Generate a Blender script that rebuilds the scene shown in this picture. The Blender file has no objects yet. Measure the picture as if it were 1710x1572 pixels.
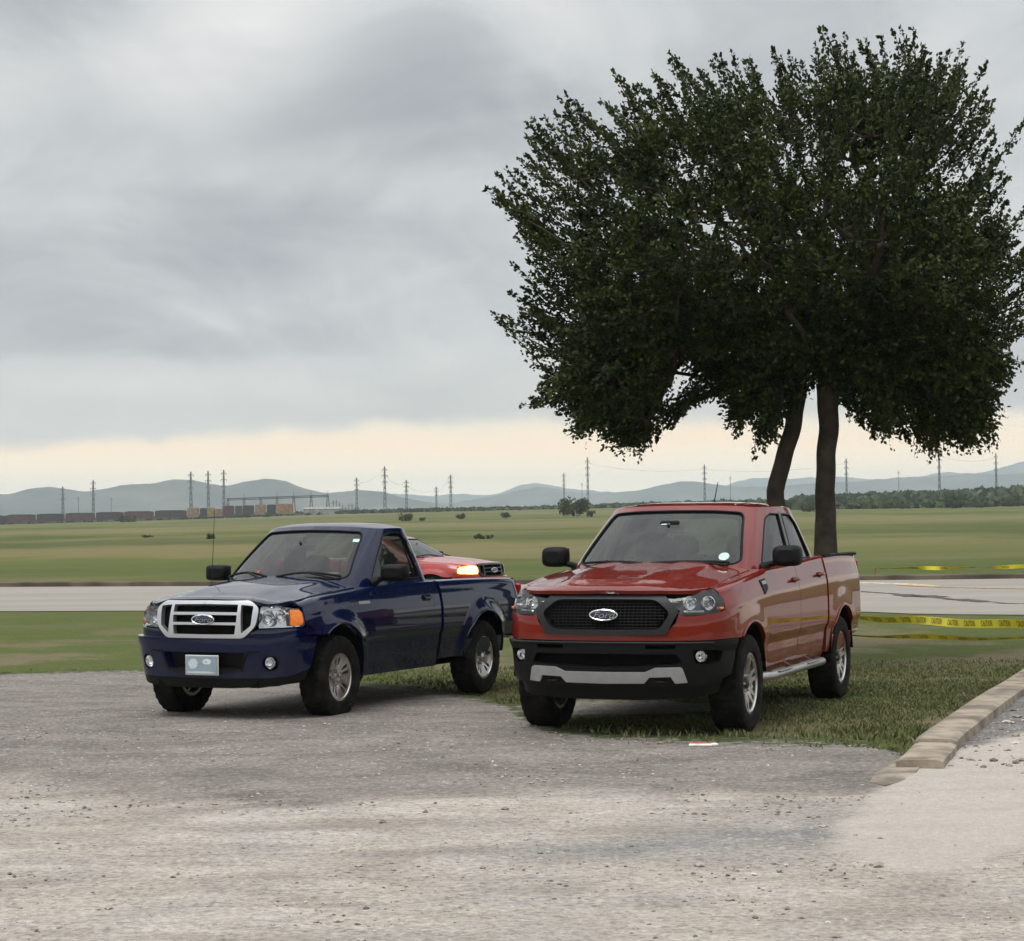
import bpy, math, random
import numpy as np
from mathutils import Vector, Matrix
from mathutils.geometry import delaunay_2d_cdt
from mathutils.kdtree import KDTree
R = math.radians
random.seed(7)
rng = np.random.default_rng(11)
scene = bpy.context.scene
COL = scene.collection

# ------------------------------------------------------------------ camera, sky, sun, exposure
CAM_H = 1.716; FPX = 3500.0; CX, CY, HY, ROLL = 855.0, 786.0, 865.0, R(0.72)
PITCH = math.atan((HY - CY) / FPX)
cam_data = bpy.data.cameras.new('camera'); cam = bpy.data.objects.new('camera', cam_data); COL.objects.link(cam)
cam_data.sensor_width = 36.0; cam_data.sensor_fit = 'HORIZONTAL'; cam_data.lens = FPX / 1710.0 * 36.0
cam_data.clip_start = 0.2; cam_data.clip_end = 60000
cam.matrix_world = Matrix.Translation((0, 0, CAM_H)) @ Matrix.Rotation(R(90) + PITCH, 4, 'X') @ Matrix.Rotation(-ROLL, 4, 'Z')
scene.camera = cam
scene.render.engine = 'CYCLES'
scene.view_settings.view_transform = 'Standard'; scene.view_settings.look = 'None'
scene.view_settings.exposure = 0.24; scene.view_settings.gamma = 1.0
scene.view_settings.use_curve_mapping = False
scene.cycles.volume_bounces = 1; scene.cycles.transparent_max_bounces = 16; scene.cycles.max_bounces = 8

def pray(px, py):
    a, b = px - CX, CY - py
    c, s = math.cos(ROLL), math.sin(ROLL)
    u, v = a * c + b * s, -a * s + b * c
    return Vector((u / FPX, math.cos(PITCH) - v / FPX * math.sin(PITCH), math.sin(PITCH) + v / FPX * math.cos(PITCH)))
def ground_at(px, py, z=0.0):          # a pixel of the photograph to the flat ground
    d = pray(px, py); t = (z - CAM_H) / d.z
    return (d.x * t, d.y * t)
def at_dist(px, py, Y):                # a pixel of the photograph to the plane at distance Y
    d = pray(px, py); t = Y / d.y
    return (d.x * t, Y, CAM_H + d.z * t)

SUN_EL, SUN_AZ = 66.0, 215.0           # elevation, compass bearing from +Y clockwise
world = bpy.data.worlds.new('World'); scene.world = world; world.use_nodes = True
class NT:
    """small helper for wiring nodes"""
    def __init__(s, tree): s.t = tree; s.t.nodes.clear()
    def n(s, typ, **kw):
        nd = s.t.nodes.new(typ)
        for k, v in kw.items(): setattr(nd, k, v)
        return nd
    def put(s, sock, v):
        if isinstance(v, bpy.types.NodeSocket): s.t.links.new(v, sock)
        elif v is not None:
            if hasattr(sock, 'default_value'):
                try: sock.default_value = v
                except Exception: sock.default_value = tuple(v) + (1.0,)
    def m(s, op, a, b=None, c=None, clamp=False):
        nd = s.n('ShaderNodeMath', operation=op); nd.use_clamp = clamp
        s.put(nd.inputs[0], a)
        if b is not None: s.put(nd.inputs[1], b)
        if c is not None: s.put(nd.inputs[2], c)
        return nd.outputs[0]
    def vm(s, op, a, b=None):
        nd = s.n('ShaderNodeVectorMath', operation=op); s.put(nd.inputs[0], a)
        if b is not None: s.put(nd.inputs[1], b)
        return nd.outputs[1] if op in ('LENGTH', 'DISTANCE', 'DOT_PRODUCT') else nd.outputs[0]
    def mr(s, v, a, b, c=0.0, d=1.0, smooth=True):
        nd = s.n('ShaderNodeMapRange', interpolation_type='SMOOTHSTEP' if smooth else 'LINEAR')
        s.put(nd.inputs[0], v); s.put(nd.inputs[1], a); s.put(nd.inputs[2], b); s.put(nd.inputs[3], c); s.put(nd.inputs[4], d)
        return nd.outputs[0]
    def mix(s, f, a, b, blend='MIX'):
        nd = s.n('ShaderNodeMix', data_type='RGBA', blend_type=blend)
        s.put(nd.inputs[0], f); s.put(nd.inputs[6], a); s.put(nd.inputs[7], b)
        return nd.outputs[2]
    def noise(s, vec, scale, detail=3.0, rough=0.5, dist=0.0):
        nd = s.n('ShaderNodeTexNoise'); s.put(nd.inputs['Vector'], vec); nd.inputs['Scale'].default_value = scale
        nd.inputs['Detail'].default_value = detail; nd.inputs['Roughness'].default_value = rough; nd.inputs['Distortion'].default_value = dist
        return nd.outputs[0]
    def ramp(s, v, stops):
        nd = s.n('ShaderNodeValToRGB'); s.put(nd.inputs[0], v); e = nd.color_ramp.elements
        while len(e) < len(stops): e.new(0.5)
        for el, (p, c) in zip(e, stops): el.position = p; el.color = tuple(c) + (1.0,)
        return nd.outputs[0]
def lin(r, g, b):
    f = lambda c: ((c / 255 + 0.055) / 1.055) ** 2.4 if c > 10 else c / 255 / 12.92
    return (f(r), f(g), f(b))

w = NT(world.node_tree)
sky = w.n('ShaderNodeTexSky', sky_type='NISHITA'); sky.sun_disc = False
sky.sun_elevation = R(SUN_EL); sky.sun_rotation = R(SUN_AZ)
tc = w.n('ShaderNodeTexCoord').outputs['Generated']
sp = w.n('ShaderNodeSeparateXYZ'); w.put(sp.inputs[0], tc)
X, Y, Z = sp.outputs
az = w.m('MAXIMUM', Z, 0.0)
den = w.m('ADD', az, 0.10)
cv = w.n('ShaderNodeCombineXYZ'); w.put(cv.inputs[0], w.m('DIVIDE', X, den)); w.put(cv.inputs[1], w.m('DIVIDE', Y, den)); w.put(cv.inputs[2], w.m('MULTIPLY', az, 3.0))
n1 = w.noise(cv.outputs[0], 0.85, 7.0, 0.55, 0.7)
n2 = w.mr(w.noise(w.vm('MULTIPLY', tc, (1.0, 1.0, 1.9)), 6.5, 8.0, 0.58, 0.9), .25, .75, 0.0, 1.0, False)
nn = w.m('ADD', w.m('MULTIPLY', n1, 0.62), w.m('MULTIPLY', n2, 0.38))
# broad light and dark masses of the cloud deck: (direction x, direction z, spread x, spread z, amount)
blobs = [(430, 50, 150, 110, .20), (300, 130, 160, 90, .10), (660, 130, 190, 95, -.20), (40, 20, 110, 70, -.16), (90, 200, 150, 40, -.06), (1080, 60, 200, 60, .07),
         (120, 500, 290, 75, -.22), (600, 400, 260, 60, -.13), (380, 580, 240, 30, -.13), (330, 320, 230, 60, .07), (640, 480, 200, 45, .07),
         (740, 610, 80, 30, .12), (250, 640, 220, 30, .07), (520, 660, 260, 35, -.05), (60, 330, 90, 60, -.07), (1650, 620, 160, 60, -.10), (1640, 330, 200, 120, .06)]
acc = nn
for bx, by, sx, sz, amt in blobs:
    d = pray(bx, by).normalized()
    dv = w.vm('MULTIPLY', w.vm('SUBTRACT', w.vm('ADD', tc, (0, 0, 0)), tuple(d)), (FPX / sx / 1.6, 1.5, FPX / sz / 1.6))
    g = w.mr(w.m('ADD', w.vm('LENGTH', dv), w.m('MULTIPLY', w.m('SUBTRACT', n2, .5), .8)), 1.25, 0.0, 0.0, amt)
    acc = w.m('ADD', acc, g)
deck = w.ramp(acc, [(0.20, lin(162, 165, 171)), (0.38, lin(181, 184, 187)), (0.50, lin(196, 199, 200)), (0.62, lin(208, 209, 208)), (0.80, lin(226, 227, 225))])
# warmer grey low down
low = w.mr(Z, 0.10, 0.035)
deck = w.mix(w.m('MULTIPLY', low, 0.55), deck, lin(216, 212, 203))
# clear warm strip under the deck, its edge a little higher towards the right
edge = w.m('ADD', w.mr(X, -.24, 0.0, .0385, .047), w.m('MULTIPLY', w.m('SUBTRACT', w.noise(tc, 26.0, 4.0, 0.55), 0.5), 0.014))
strip = w.mr(w.m('SUBTRACT', Z, edge), 0.0035, -0.0055)
warm = w.ramp(w.m('ADD', w.mr(Z, 0.0, 0.045, 0.0, 1.0, False), w.m('MULTIPLY', w.m('SUBTRACT', w.noise(tc, 9.0, 2.0), .5), .5)), [(0.0, lin(246, 232, 206)), (0.4, lin(248, 230, 196)), (0.75, lin(252, 224, 186)), (1.0, lin(242, 226, 200))])
behind = w.mr(Y, -0.3, 0.5)
skyc = w.mix(w.m('MULTIPLY', strip, w.m('ADD', 0.55, w.m('MULTIPLY', behind, 0.45))), deck, warm)
zen = w.mr(Z, .20, 1.0, 1.0, 2.4, False); glow = w.m('ADD', 1.0, w.m('MULTIPLY', strip, w.mr(Z, 0.0, .055, .75, .12)))
gs = w.n('ShaderNodeVectorMath', operation='SCALE'); w.put(gs.inputs[0], skyc); w.put(gs.inputs['Scale'], w.m('MULTIPLY', zen, glow)); skyc = gs.outputs[0]
fin = w.mix(w.m('GREATER_THAN', 0.0, Z), skyc, lin(120, 122, 110))
bg1 = w.n('ShaderNodeBackground'); w.put(bg1.inputs[0], fin); bg1.inputs[1].default_value = 0.97
bg2 = w.n('ShaderNodeBackground'); w.put(bg2.inputs[0], sky.outputs[0]); bg2.inputs[1].default_value = 0.05
# thin share of the clear sky shows through the cloud
mx = w.n('ShaderNodeMixShader'); mx.inputs[0].default_value = 0.06
w.t.links.new(bg1.outputs[0], mx.inputs[1]); w.t.links.new(bg2.outputs[0], mx.inputs[2])
wo = w.n('ShaderNodeOutputWorld'); w.t.links.new(mx.outputs[0], wo.inputs[0])

sun_data = bpy.data.lights.new('sun', 'SUN'); sun = bpy.data.objects.new('sun', sun_data); COL.objects.link(sun)
sun_data.energy = 1.25; sun_data.angle = R(30); sun_data.color = (1.0, 0.965, 0.92)
_a = R(SUN_AZ); sd = Vector((math.sin(_a) * math.cos(R(SUN_EL)), math.cos(_a) * math.cos(R(SUN_EL)), math.sin(R(SUN_EL))))
sun.rotation_euler = sd.to_track_quat('Z', 'Y').to_euler(); sun.location = (0, 0, 60)

# ------------------------------------------------------------------ object helpers
def tag(o, label=None, cat=None, group=None, kind=None):
    if label: o['label'] = label
    if cat: o['category'] = cat
    if group: o['group'] = group
    if kind: o['kind'] = kind
    return o
def empty(name, loc=(0, 0, 0), rz=0.0, parent=None):
    o = bpy.data.objects.new(name, None); COL.objects.link(o); o.location = loc; o.rotation_euler = (0, 0, rz)
    o.empty_display_size = 0.2
    if parent: o.parent = parent
    return o
def mesh_np(name, V, F, mat, parent=None, smooth=False, N=None, midx=None, loc=None):
    """V (n,3) array; F list of tuples or an int array (m,3) or (m,4)"""
    me = bpy.data.meshes.new(name)
    V = np.asarray(V, dtype=np.float32)
    if isinstance(F, np.ndarray):
        m, k = F.shape
        me.vertices.add(len(V)); me.vertices.foreach_set('co', V.ravel())
        me.loops.add(m * k); me.loops.foreach_set('vertex_index', F.astype(np.int32).ravel())
        me.polygons.add(m); me.polygons.foreach_set('loop_start', np.arange(0, m * k, k, dtype=np.int32))
        me.update(calc_edges=True)
    else:
        me.from_pydata([tuple(map(float, v)) for v in V], [], [tuple(map(int, f)) for f in F]); me.update()
    mats = mat if isinstance(mat, (list, tuple)) else [mat]
    for mm in mats: me.materials.append(mm)
    if midx is not None: me.polygons.foreach_set('material_index', np.asarray(midx, dtype=np.int32))
    me.polygons.foreach_set('use_smooth', np.full(len(me.polygons), bool(smooth)))
    if N is not None:
        me.normals_split_custom_set_from_vertices([tuple(map(float, n)) for n in N])
    o = bpy.data.objects.new(name, me); COL.objects.link(o)
    if parent: o.parent = parent
    if loc is not None: o.location = loc
    return o
class MB:
    """collects simple solids into ONE mesh"""
    def __init__(s): s.v = []; s.f = []; s.sm = []
    def add(s, vs, fs):
        b = len(s.v); s.v += [tuple(v) for v in vs]; s.f += [tuple(i + b for i in f) for f in fs]
    def box(s, c, d, rot=None, bev=0.0):
        x, y, z = d[0] / 2, d[1] / 2, d[2] / 2
        if bev <= 0:
            vs = [(i, j, k) for i in (-x, x) for j in (-y, y) for k in (-z, z)]
            fs = [(0, 1, 3, 2), (4, 6, 7, 5), (0, 4, 5, 1), (2, 3, 7, 6), (0, 2, 6, 4), (1, 5, 7, 3)]
        else:
            b = min(bev, x * .9, y * .9, z * .9); vs = []; fs = []
            idx = {}
            for i in (-1, 1):
                for j in (-1, 1):
                    for k in (-1, 1):
                        idx[i, j, k, 0] = len(vs); vs.append((i * x, j * (y - b), k * (z - b)))
                        idx[i, j, k, 1] = len(vs); vs.append((i * (x - b), j * y, k * (z - b)))
                        idx[i, j, k, 2] = len(vs); vs.append((i * (x - b), j * (y - b), k * z))
            for a in range(3):
                for sgn in (-1, 1):
                    q = []
                    for p, r_ in ((-1, -1), (1, -1), (1, 1), (-1, 1)):
                        t = [0, 0, 0]; t[a] = sgn; t[(a + 1) % 3] = p; t[(a + 2) % 3] = r_; q.append(idx[t[0], t[1], t[2], a])
                    fs.append(tuple(q) if sgn > 0 else tuple(q[::-1]))
            for a in range(3):
                b_, c_ = (a + 1) % 3, (a + 2) % 3
                for p in (-1, 1):
                    for r_ in (-1, 1):
                        q = []
                        for sg, ax in ((-1, b_), (1, b_), (1, c_), (-1, c_)):
                            t = [0, 0, 0]; t[a] = sg; t[b_] = p; t[c_] = r_; q.append(idx[t[0], t[1], t[2], ax])
                        fs.append(tuple(q) if p * r_ > 0 else tuple(q[::-1]))
            for i in (-1, 1):
                for j in (-1, 1):
                    for k in (-1, 1):
                        q = (idx[i, j, k, 0], idx[i, j, k, 1], idx[i, j, k, 2]); fs.append(q if i * j * k > 0 else q[::-1])
        M = rot.to_3x3() if rot is not None else None
        s.add([tuple((M @ Vector(v) if M else Vector(v)) + Vector(c)) for v in vs], fs)
    def tube(s, pts, r, n=8, cap=True):
        pts = [Vector(p) for p in pts]; rs = r if isinstance(r, (list, tuple)) else [r] * len(pts)
        ring = []; up = None
        for i, p in enumerate(pts):
            t = (pts[min(i + 1, len(pts) - 1)] - pts[max(i - 1, 0)]).normalized()
            if up is None:
                up = Vector((0, 0, 1)) if abs(t.z) < .9 else Vector((1, 0, 0))
            a = t.cross(up).normalized(); b = a.cross(t).normalized(); up = b
            ring.append([p + (a * math.cos(2 * math.pi * k / n) + b * math.sin(2 * math.pi * k / n)) * rs[i] for k in range(n)])
        vs = [v for rg in ring for v in rg]; fs = []
        for i in range(len(pts) - 1):
            for k in range(n):
                fs.append((i * n + k, i * n + (k + 1) % n, (i + 1) * n + (k + 1) % n, (i + 1) * n + k))
        if cap: fs.append(tuple(range(n - 1, -1, -1))); fs.append(tuple((len(pts) - 1) * n + k for k in range(n)))
        s.add(vs, fs)
    def lathe(s, prof, n=32, axis='x', c=(0, 0, 0), mod=None):
        """prof: list of (along, radius)"""
        vs = []; fs = []
        for i, (a, r) in enumerate(prof):
            for k in range(n):
                t = 2 * math.pi * k / n; rr = mod(i, k, r) if mod else r
                p = {'x': (a, rr * math.cos(t), rr * math.sin(t)), 'y': (rr * math.sin(t), a, rr * math.cos(t)), 'z': (rr * math.cos(t), rr * math.sin(t), a)}[axis]
                vs.append((p[0] + c[0], p[1] + c[1], p[2] + c[2]))
        for i in range(len(prof) - 1):
            for k in range(n):
                fs.append((i * n + k, i * n + (k + 1) % n, (i + 1) * n + (k + 1) % n, (i + 1) * n + k))
        s.add(vs, fs)
    def prism(s, poly, axis, a, b):
        """poly in the two other coordinates (in xyz order), extruded along axis from a to b"""
        n = len(poly); vs = []
        for t in (a, b):
            for p, q in poly: vs.append({'x': (t, p, q), 'y': (p, t, q), 'z': (p, q, t)}[axis])
        fs = [tuple(range(n - 1, -1, -1)), tuple(range(n, 2 * n))] + [(i, (i + 1) % n, (i + 1) % n + n, i + n) for i in range(n)]
        s.add(vs, fs)
    def build(s, name, mat, parent=None, smooth=False, angle=None, loc=None):
        o = mesh_np(name, np.array(s.v, dtype=np.float32).reshape(-1, 3), s.f, mat, parent, smooth=smooth or angle is not None, loc=loc)
        if angle is not None:
            o.data.set_sharp_from_angle(angle=R(angle))
        return o
def copy_tree(o, parent=None):
    c = o.copy(); COL.objects.link(c); c.parent = parent
    for ch in list(o.children): copy_tree(ch, c)
    return c

# ------------------------------------------------------------------ materials
MATS = {}
def principled(name, base, rough=0.5, metal=0.0, coat=0.0, spec=0.5, emis=None, estr=0.0, build=None, coat_rough=0.03):
    m = bpy.data.materials.new(name); m.use_nodes = True; t = NT(m.node_tree)
    b = t.n('ShaderNodeBsdfPrincipled'); o = t.n('ShaderNodeOutputMaterial'); m.node_tree.links.new(b.outputs[0], o.inputs[0])
    t.put(b.inputs['Base Color'], base if not callable(base) else None)
    b.inputs['Roughness'].default_value = rough; b.inputs['Metallic'].default_value = metal
    b.inputs['Coat Weight'].default_value = coat; b.inputs['Coat Roughness'].default_value = coat_rough
    b.inputs['Specular IOR Level'].default_value = spec
    if emis: b.inputs['Emission Color'].default_value = tuple(emis) + (1,); b.inputs['Emission Strength'].default_value = estr
    if build: build(t, b)
    MATS[name] = m
    return m
def vary(scale, amt, detail=3.0, bump=0.0, bscale=None, dirt=None):
    """procedural variation of the base colour, optional fine relief and optional road dust near the ground"""
    def f(t, b):
        tcn = t.n('ShaderNodeTexCoord'); obj = tcn.outputs['Object']
        base = tuple(b.inputs['Base Color'].default_value)
        nz = t.noise(obj, scale, detail)
        k = t.mr(nz, .3, .7, 1 - amt, 1 + amt)
        sc = t.n('ShaderNodeVectorMath', operation='SCALE'); sc.inputs[0].default_value = base[:3]; t.put(sc.inputs['Scale'], k)
        c = sc.outputs[0]
        if dirt:
            s3 = t.n('ShaderNodeSeparateXYZ'); t.put(s3.inputs[0], obj)
            dm = t.m('MULTIPLY', t.mr(s3.outputs[2], dirt[1], dirt[0]), t.mr(t.noise(obj, 5.0, 5.0, .6), .35, .75, .15, 1.0))
            dm = t.m('MULTIPLY', dm, dirt[2])
            c = t.mix(dm, c, (.20, .17, .13))
            if b.inputs['Coat Weight'].default_value > 0:
                t.put(b.inputs['Coat Weight'], t.m('SUBTRACT', 1.0, t.m('MULTIPLY', dm, 1.2, clamp=True)))
        t.put(b.inputs['Base Color'], c)
        if bump:
            bn = t.n('ShaderNodeBump'); bn.inputs['Strength'].default_value = bump; bn.inputs['Distance'].default_value = .01
            t.put(bn.inputs['Height'], t.noise(obj, bscale or scale * 4, 4.0)); t.put(b.inputs['Normal'], bn.outputs[0])
    return f
principled('red_paint', (.175, .0105, .0045), .38, 0.0, .75, spec=.05, build=vary(3, .03, dirt=(.45, .85, .28)))
principled('blue_paint', (.0005, .0050, .034), .34, 0.0, .38, spec=.03, build=vary(3, .04, dirt=(.35, .7, .10)))
principled('car_paint', (.36, .018, .014), .35, .1, 1.0, build=vary(3, .03))
principled('black_plastic', (.006, .006, .0065), .5, spec=.18, build=vary(60, .2, bump=.1, bscale=300, dirt=(.3, .6, .07)))
principled('grey_plastic', (.020, .020, .022), .42, spec=.3, build=vary(60, .1, bump=.08, bscale=300))
principled('gloss_black', (.010, .010, .011), .16, build=vary(20, .1))
principled('trim_black', (.005, .005, .005), .55, spec=.2, build=vary(30, .2))
principled('chrome', (.78, .78, .80), .10, 1.0, build=vary(8, .05))
principled('bright_chrome', (.62, .63, .65), .30, .85, build=vary(8, .04))
principled('satin_silver', (.42, .42, .42), .34, .85, build=vary(12, .06))
principled('skid_silver', (.40, .41, .42), .42, .45, build=vary(15, .07, dirt=(.35, .6, .25)))
principled('alloy', (.55, .54, .53), .26, .9, build=vary(14, .1))
principled('alloy_dark', (.05, .05, .052), .35, .6, build=vary(14, .1))
principled('rubber', (.022, .021, .020), .75, build=vary(25, .25, bump=.2, bscale=150))
def dusty(t, b):
    g = t.n('ShaderNodeTexCoord').outputs['Object']
    c = t.mix(t.mr(t.noise(g, 9.0, 5.0, .65), .42, .72), (.007, .007, .007), (.026, .023, .020)); t.put(b.inputs['Base Color'], c)
principled('tread', (.03, .03, .03), .85, spec=.15, build=dusty)
principled('under', (.004, .004, .004), .9, spec=.1, build=vary(12, .4))
principled('interior', (.040, .042, .043), .7, build=vary(20, .2))
principled('seat_cloth', (.085, .09, .095), .85, build=vary(90, .2))
principled('head_reflector', (.82, .82, .82), .12, 1.0, build=vary(40, .08))
principled('amber', (.85, .20, .0), .30, 0, .5, build=vary(40, .1))
principled('red_lens', (.35, .01, .01), .2, 0, .8, build=vary(40, .1))
principled('badge_blue', (.008, .02, .09), .2, .2, 1.0, build=vary(20, .1))
principled('lamp_lit', (1, .55, .15), .3, emis=(1.0, .42, .08), estr=7.0, build=vary(20, .05))
principled('lamp_core', (1, .8, .4), .3, emis=(1.0, .75, .35), estr=16.0, build=vary(20, .05))
principled('mirror_glass', (.7, .72, .74), .03, 1.0, build=vary(5, .02))
principled('sticker', (.55, .75, .68), .5, build=vary(60, .2))
principled('sticker_red', (.6, .03, .02), .5, build=vary(60, .2))
def glass(name, tint, dark):
    m = bpy.data.materials.new(name); m.use_nodes = True; t = NT(m.node_tree)
    o = t.n('ShaderNodeOutputMaterial'); tr = t.n('ShaderNodeBsdfTransparent'); gl = t.n('ShaderNodeBsdfGlossy')
    tr.inputs[0].default_value = tuple(tint) + (1,); gl.inputs[0].default_value = (1, 1, 1, 1); gl.inputs[1].default_value = .02
    fr = t.n('ShaderNodeFresnel'); fr.inputs[0].default_value = 1.62
    nz = t.noise(t.n('ShaderNodeTexCoord').outputs['Object'], 4.0, 3.0)
    df = t.n('ShaderNodeBsdfDiffuse'); df.inputs[0].default_value = (.25, .27, .25, 1)
    mm = t.n('ShaderNodeMixShader'); t.put(mm.inputs[0], t.mr(nz, .35, .8, dark * .5, dark * 1.5)); m.node_tree.links.new(tr.outputs[0], mm.inputs[1]); m.node_tree.links.new(df.outputs[0], mm.inputs[2])
    m2 = t.n('ShaderNodeMixShader'); t.put(m2.inputs[0], t.m('MULTIPLY', fr.outputs[0], .85, clamp=True)); m.node_tree.links.new(mm.outputs[0], m2.inputs[1]); m.node_tree.links.new(gl.outputs[0], m2.inputs[2])
    m.node_tree.links.new(m2.outputs[0], o.inputs[0]); MATS[name] = m
glass('glass', (.60, .70, .65), .035)
glass('tinted_glass', (.22, .25, .24), .03)
glass('lens', (.90, .92, .94), .015)
# ------------------------------------------------------------------ vehicle builder
def catmull(pts, k=12):
    P = np.array(pts, float); n = len(P); out = []
    for i in range(n - 1):
        p0 = P[max(i - 1, 0)]; p1 = P[i]; p2 = P[i + 1]; p3 = P[min(i + 2, n - 1)]
        # centripetal-like limited tangents to avoid overshoot on uneven spacing
        d = np.linalg.norm(p2 - p1)
        t1 = (p2 - p0); t1 = t1 / (np.linalg.norm(t1) + 1e-9) * d; t2 = (p3 - p1); t2 = t2 / (np.linalg.norm(t2) + 1e-9) * d
        if i == 0: t1 = (p2 - p1)
        if i == n - 2: t2 = (p2 - p1)
        for j in range(k):
            t = j / k; a = 2 * t ** 3 - 3 * t * t + 1; b = t ** 3 - 2 * t * t + t; c = -2 * t ** 3 + 3 * t * t; e = t ** 3 - t * t
            out.append(a * p1 + b * t1 + c * p2 + e * t2)
    out.append(P[-1]); return np.array(out)
def tab(t):
    xs = np.array([a for a, b in t], float); ys = np.array([b for a, b in t], float)
    def f(x):
        x = np.asarray(x, float); i = np.clip(np.searchsorted(xs, x) - 1, 0, len(xs) - 2)
        h = xs[i + 1] - xs[i]; u = np.clip((x - xs[i]) / h, 0, 1)
        m = np.gradient(ys, xs); d = np.diff(ys) / np.diff(xs)
        # limit slopes (monotone)
        mm = m.copy()
        mm[1:-1] = np.where(d[:-1] * d[1:] <= 0, 0, np.sign(d[:-1]) * np.minimum(np.abs(m[1:-1]), 3 * np.minimum(np.abs(d[:-1]), np.abs(d[1:]))))
        y0, y1, a, b = ys[i], ys[i + 1], mm[i] * h, mm[i + 1] * h
        return (2*u**3-3*u*u+1)*y0 + (u**3-2*u*u+u)*a + (-2*u**3+3*u*u)*y1 + (u**3-u*u)*b
    return f
def in_poly(P, poly):
    x, y = P[:, 0], P[:, 1]; c = np.zeros(len(P), bool); n = len(poly)
    for i in range(n):
        x1, y1 = poly[i]; x2, y2 = poly[(i + 1) % n]
        if y1 == y2: continue
        k = ((y1 > y) != (y2 > y)) & (x < (x2 - x1) * (y - y1) / (y2 - y1) + x1); c ^= k
    return c
def densify(poly, h):
    out = []; n = len(poly)
    for i in range(n):
        a = np.array(poly[i], float); b = np.array(poly[(i + 1) % n], float); k = max(1, int(math.ceil(np.linalg.norm(b - a) / h)))
        for j in range(k): out.append(a + (b - a) * j / k)
    return np.array(out)
def rounded(poly, r, k=4):
    out = []; n = len(poly)
    for i in range(n):
        p = np.array(poly[i], float); a = np.array(poly[i - 1], float) - p; b = np.array(poly[(i + 1) % n], float) - p
        la, lb = np.linalg.norm(a), np.linalg.norm(b); rr = min(r, la * .45, lb * .45)
        s = p + a / la * rr; e = p + b / lb * rr
        for j in range(k + 1):
            t = j / k; out.append(tuple((1 - t) ** 2 * s + 2 * t * (1 - t) * p + t * t * e))
    return out
def fill2d(outline, holes, h, hy=None):
    rings = [densify(outline, h)] + [densify(q, h) for q in holes]
    allb = np.concatenate(rings); E = []; b = 0
    for r_ in rings:
        n = len(r_); E += [(b + i, b + (i + 1) % n) for i in range(n)]; b += n
    lo, hi = rings[0].min(0), rings[0].max(0)
    gx = np.arange(lo[0] + h * .5, hi[0], h); gy = np.arange(lo[1] + h * .5, hi[1], h)
    G = np.stack(np.meshgrid(gx, gy), -1).reshape(-1, 2)
    if len(G):
        k = in_poly(G, rings[0])
        for q in rings[1:]: k &= ~in_poly(G, q)
        G = G[k]
        if len(G):
            keep = np.ones(len(G), bool)
            for s0 in range(0, len(G), 2000):
                g = G[s0:s0 + 2000]; d2 = ((g[:, None, :] - allb[None]) ** 2).sum(-1).min(1); keep[s0:s0 + 2000] = d2 > (h * .45) ** 2
            G = G[keep]
    pts = np.concatenate([allb, G]) if len(G) else allb
    V, _, Fc, _, _, _ = delaunay_2d_cdt([Vector(p) for p in pts.tolist()], E, [], 0, 1e-6)
    V = np.array([tuple(v) for v in V]); Fc = np.array(Fc)
    cen = V[Fc].mean(1); k = in_poly(cen, rings[0])
    for q in rings[1:]: k &= ~in_poly(cen, q)
    return V, Fc[k]
def panel(name, outline, fmap, mat, parent=None, holes=(), h=.04, off=0.0, lip=.018, flip=False):
    V2, F = fill2d(outline, list(holes), h)
    P, N = fmap(V2[:, 0], V2[:, 1], off)
    fn = np.cross(P[F[:, 1]] - P[F[:, 0]], P[F[:, 2]] - P[F[:, 0]])
    if (fn * N[F].mean(1)).sum(1).sum() < 0: F = F[:, ::-1]
    faces = [tuple(f) for f in F]; VV = [P]; NN = [N]
    if lip:
        from collections import Counter
        cnt = {}
        for f in faces:
            for i in range(3):
                a, b = f[i], f[(i + 1) % 3]; cnt[(a, b)] = cnt.get((a, b), 0) + 1
        be = [(a, b) for (a, b) in cnt if (b, a) not in cnt]
        base = len(P); ex = []; en = []
        for a, b in be:
            pa, pb = P[a], P[b]; qa, qb = pa - N[a] * lip, pb - N[b] * lip
            nn = np.cross(qa - pa, pb - pa); nn /= (np.linalg.norm(nn) + 1e-12)
            k = base + len(ex); ex += [pa, pb, qb, qa]; en += [nn] * 4; faces.append((k, k + 3, k + 2, k + 1))
        VV.append(np.array(ex)); NN.append(np.array(en))
    return mesh_np(name, np.concatenate(VV), faces, mat, parent, smooth=True, N=np.concatenate(NN))

def numeric_normals(f, u, v, e=.004):
    p = f(u, v); a = f(u + e, v) - f(u - e, v); b = f(u, v + e) - f(u, v - e)
    n = np.cross(a, b); n /= (np.linalg.norm(n, axis=1, keepdims=True) + 1e-12)
    return p, n

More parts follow.
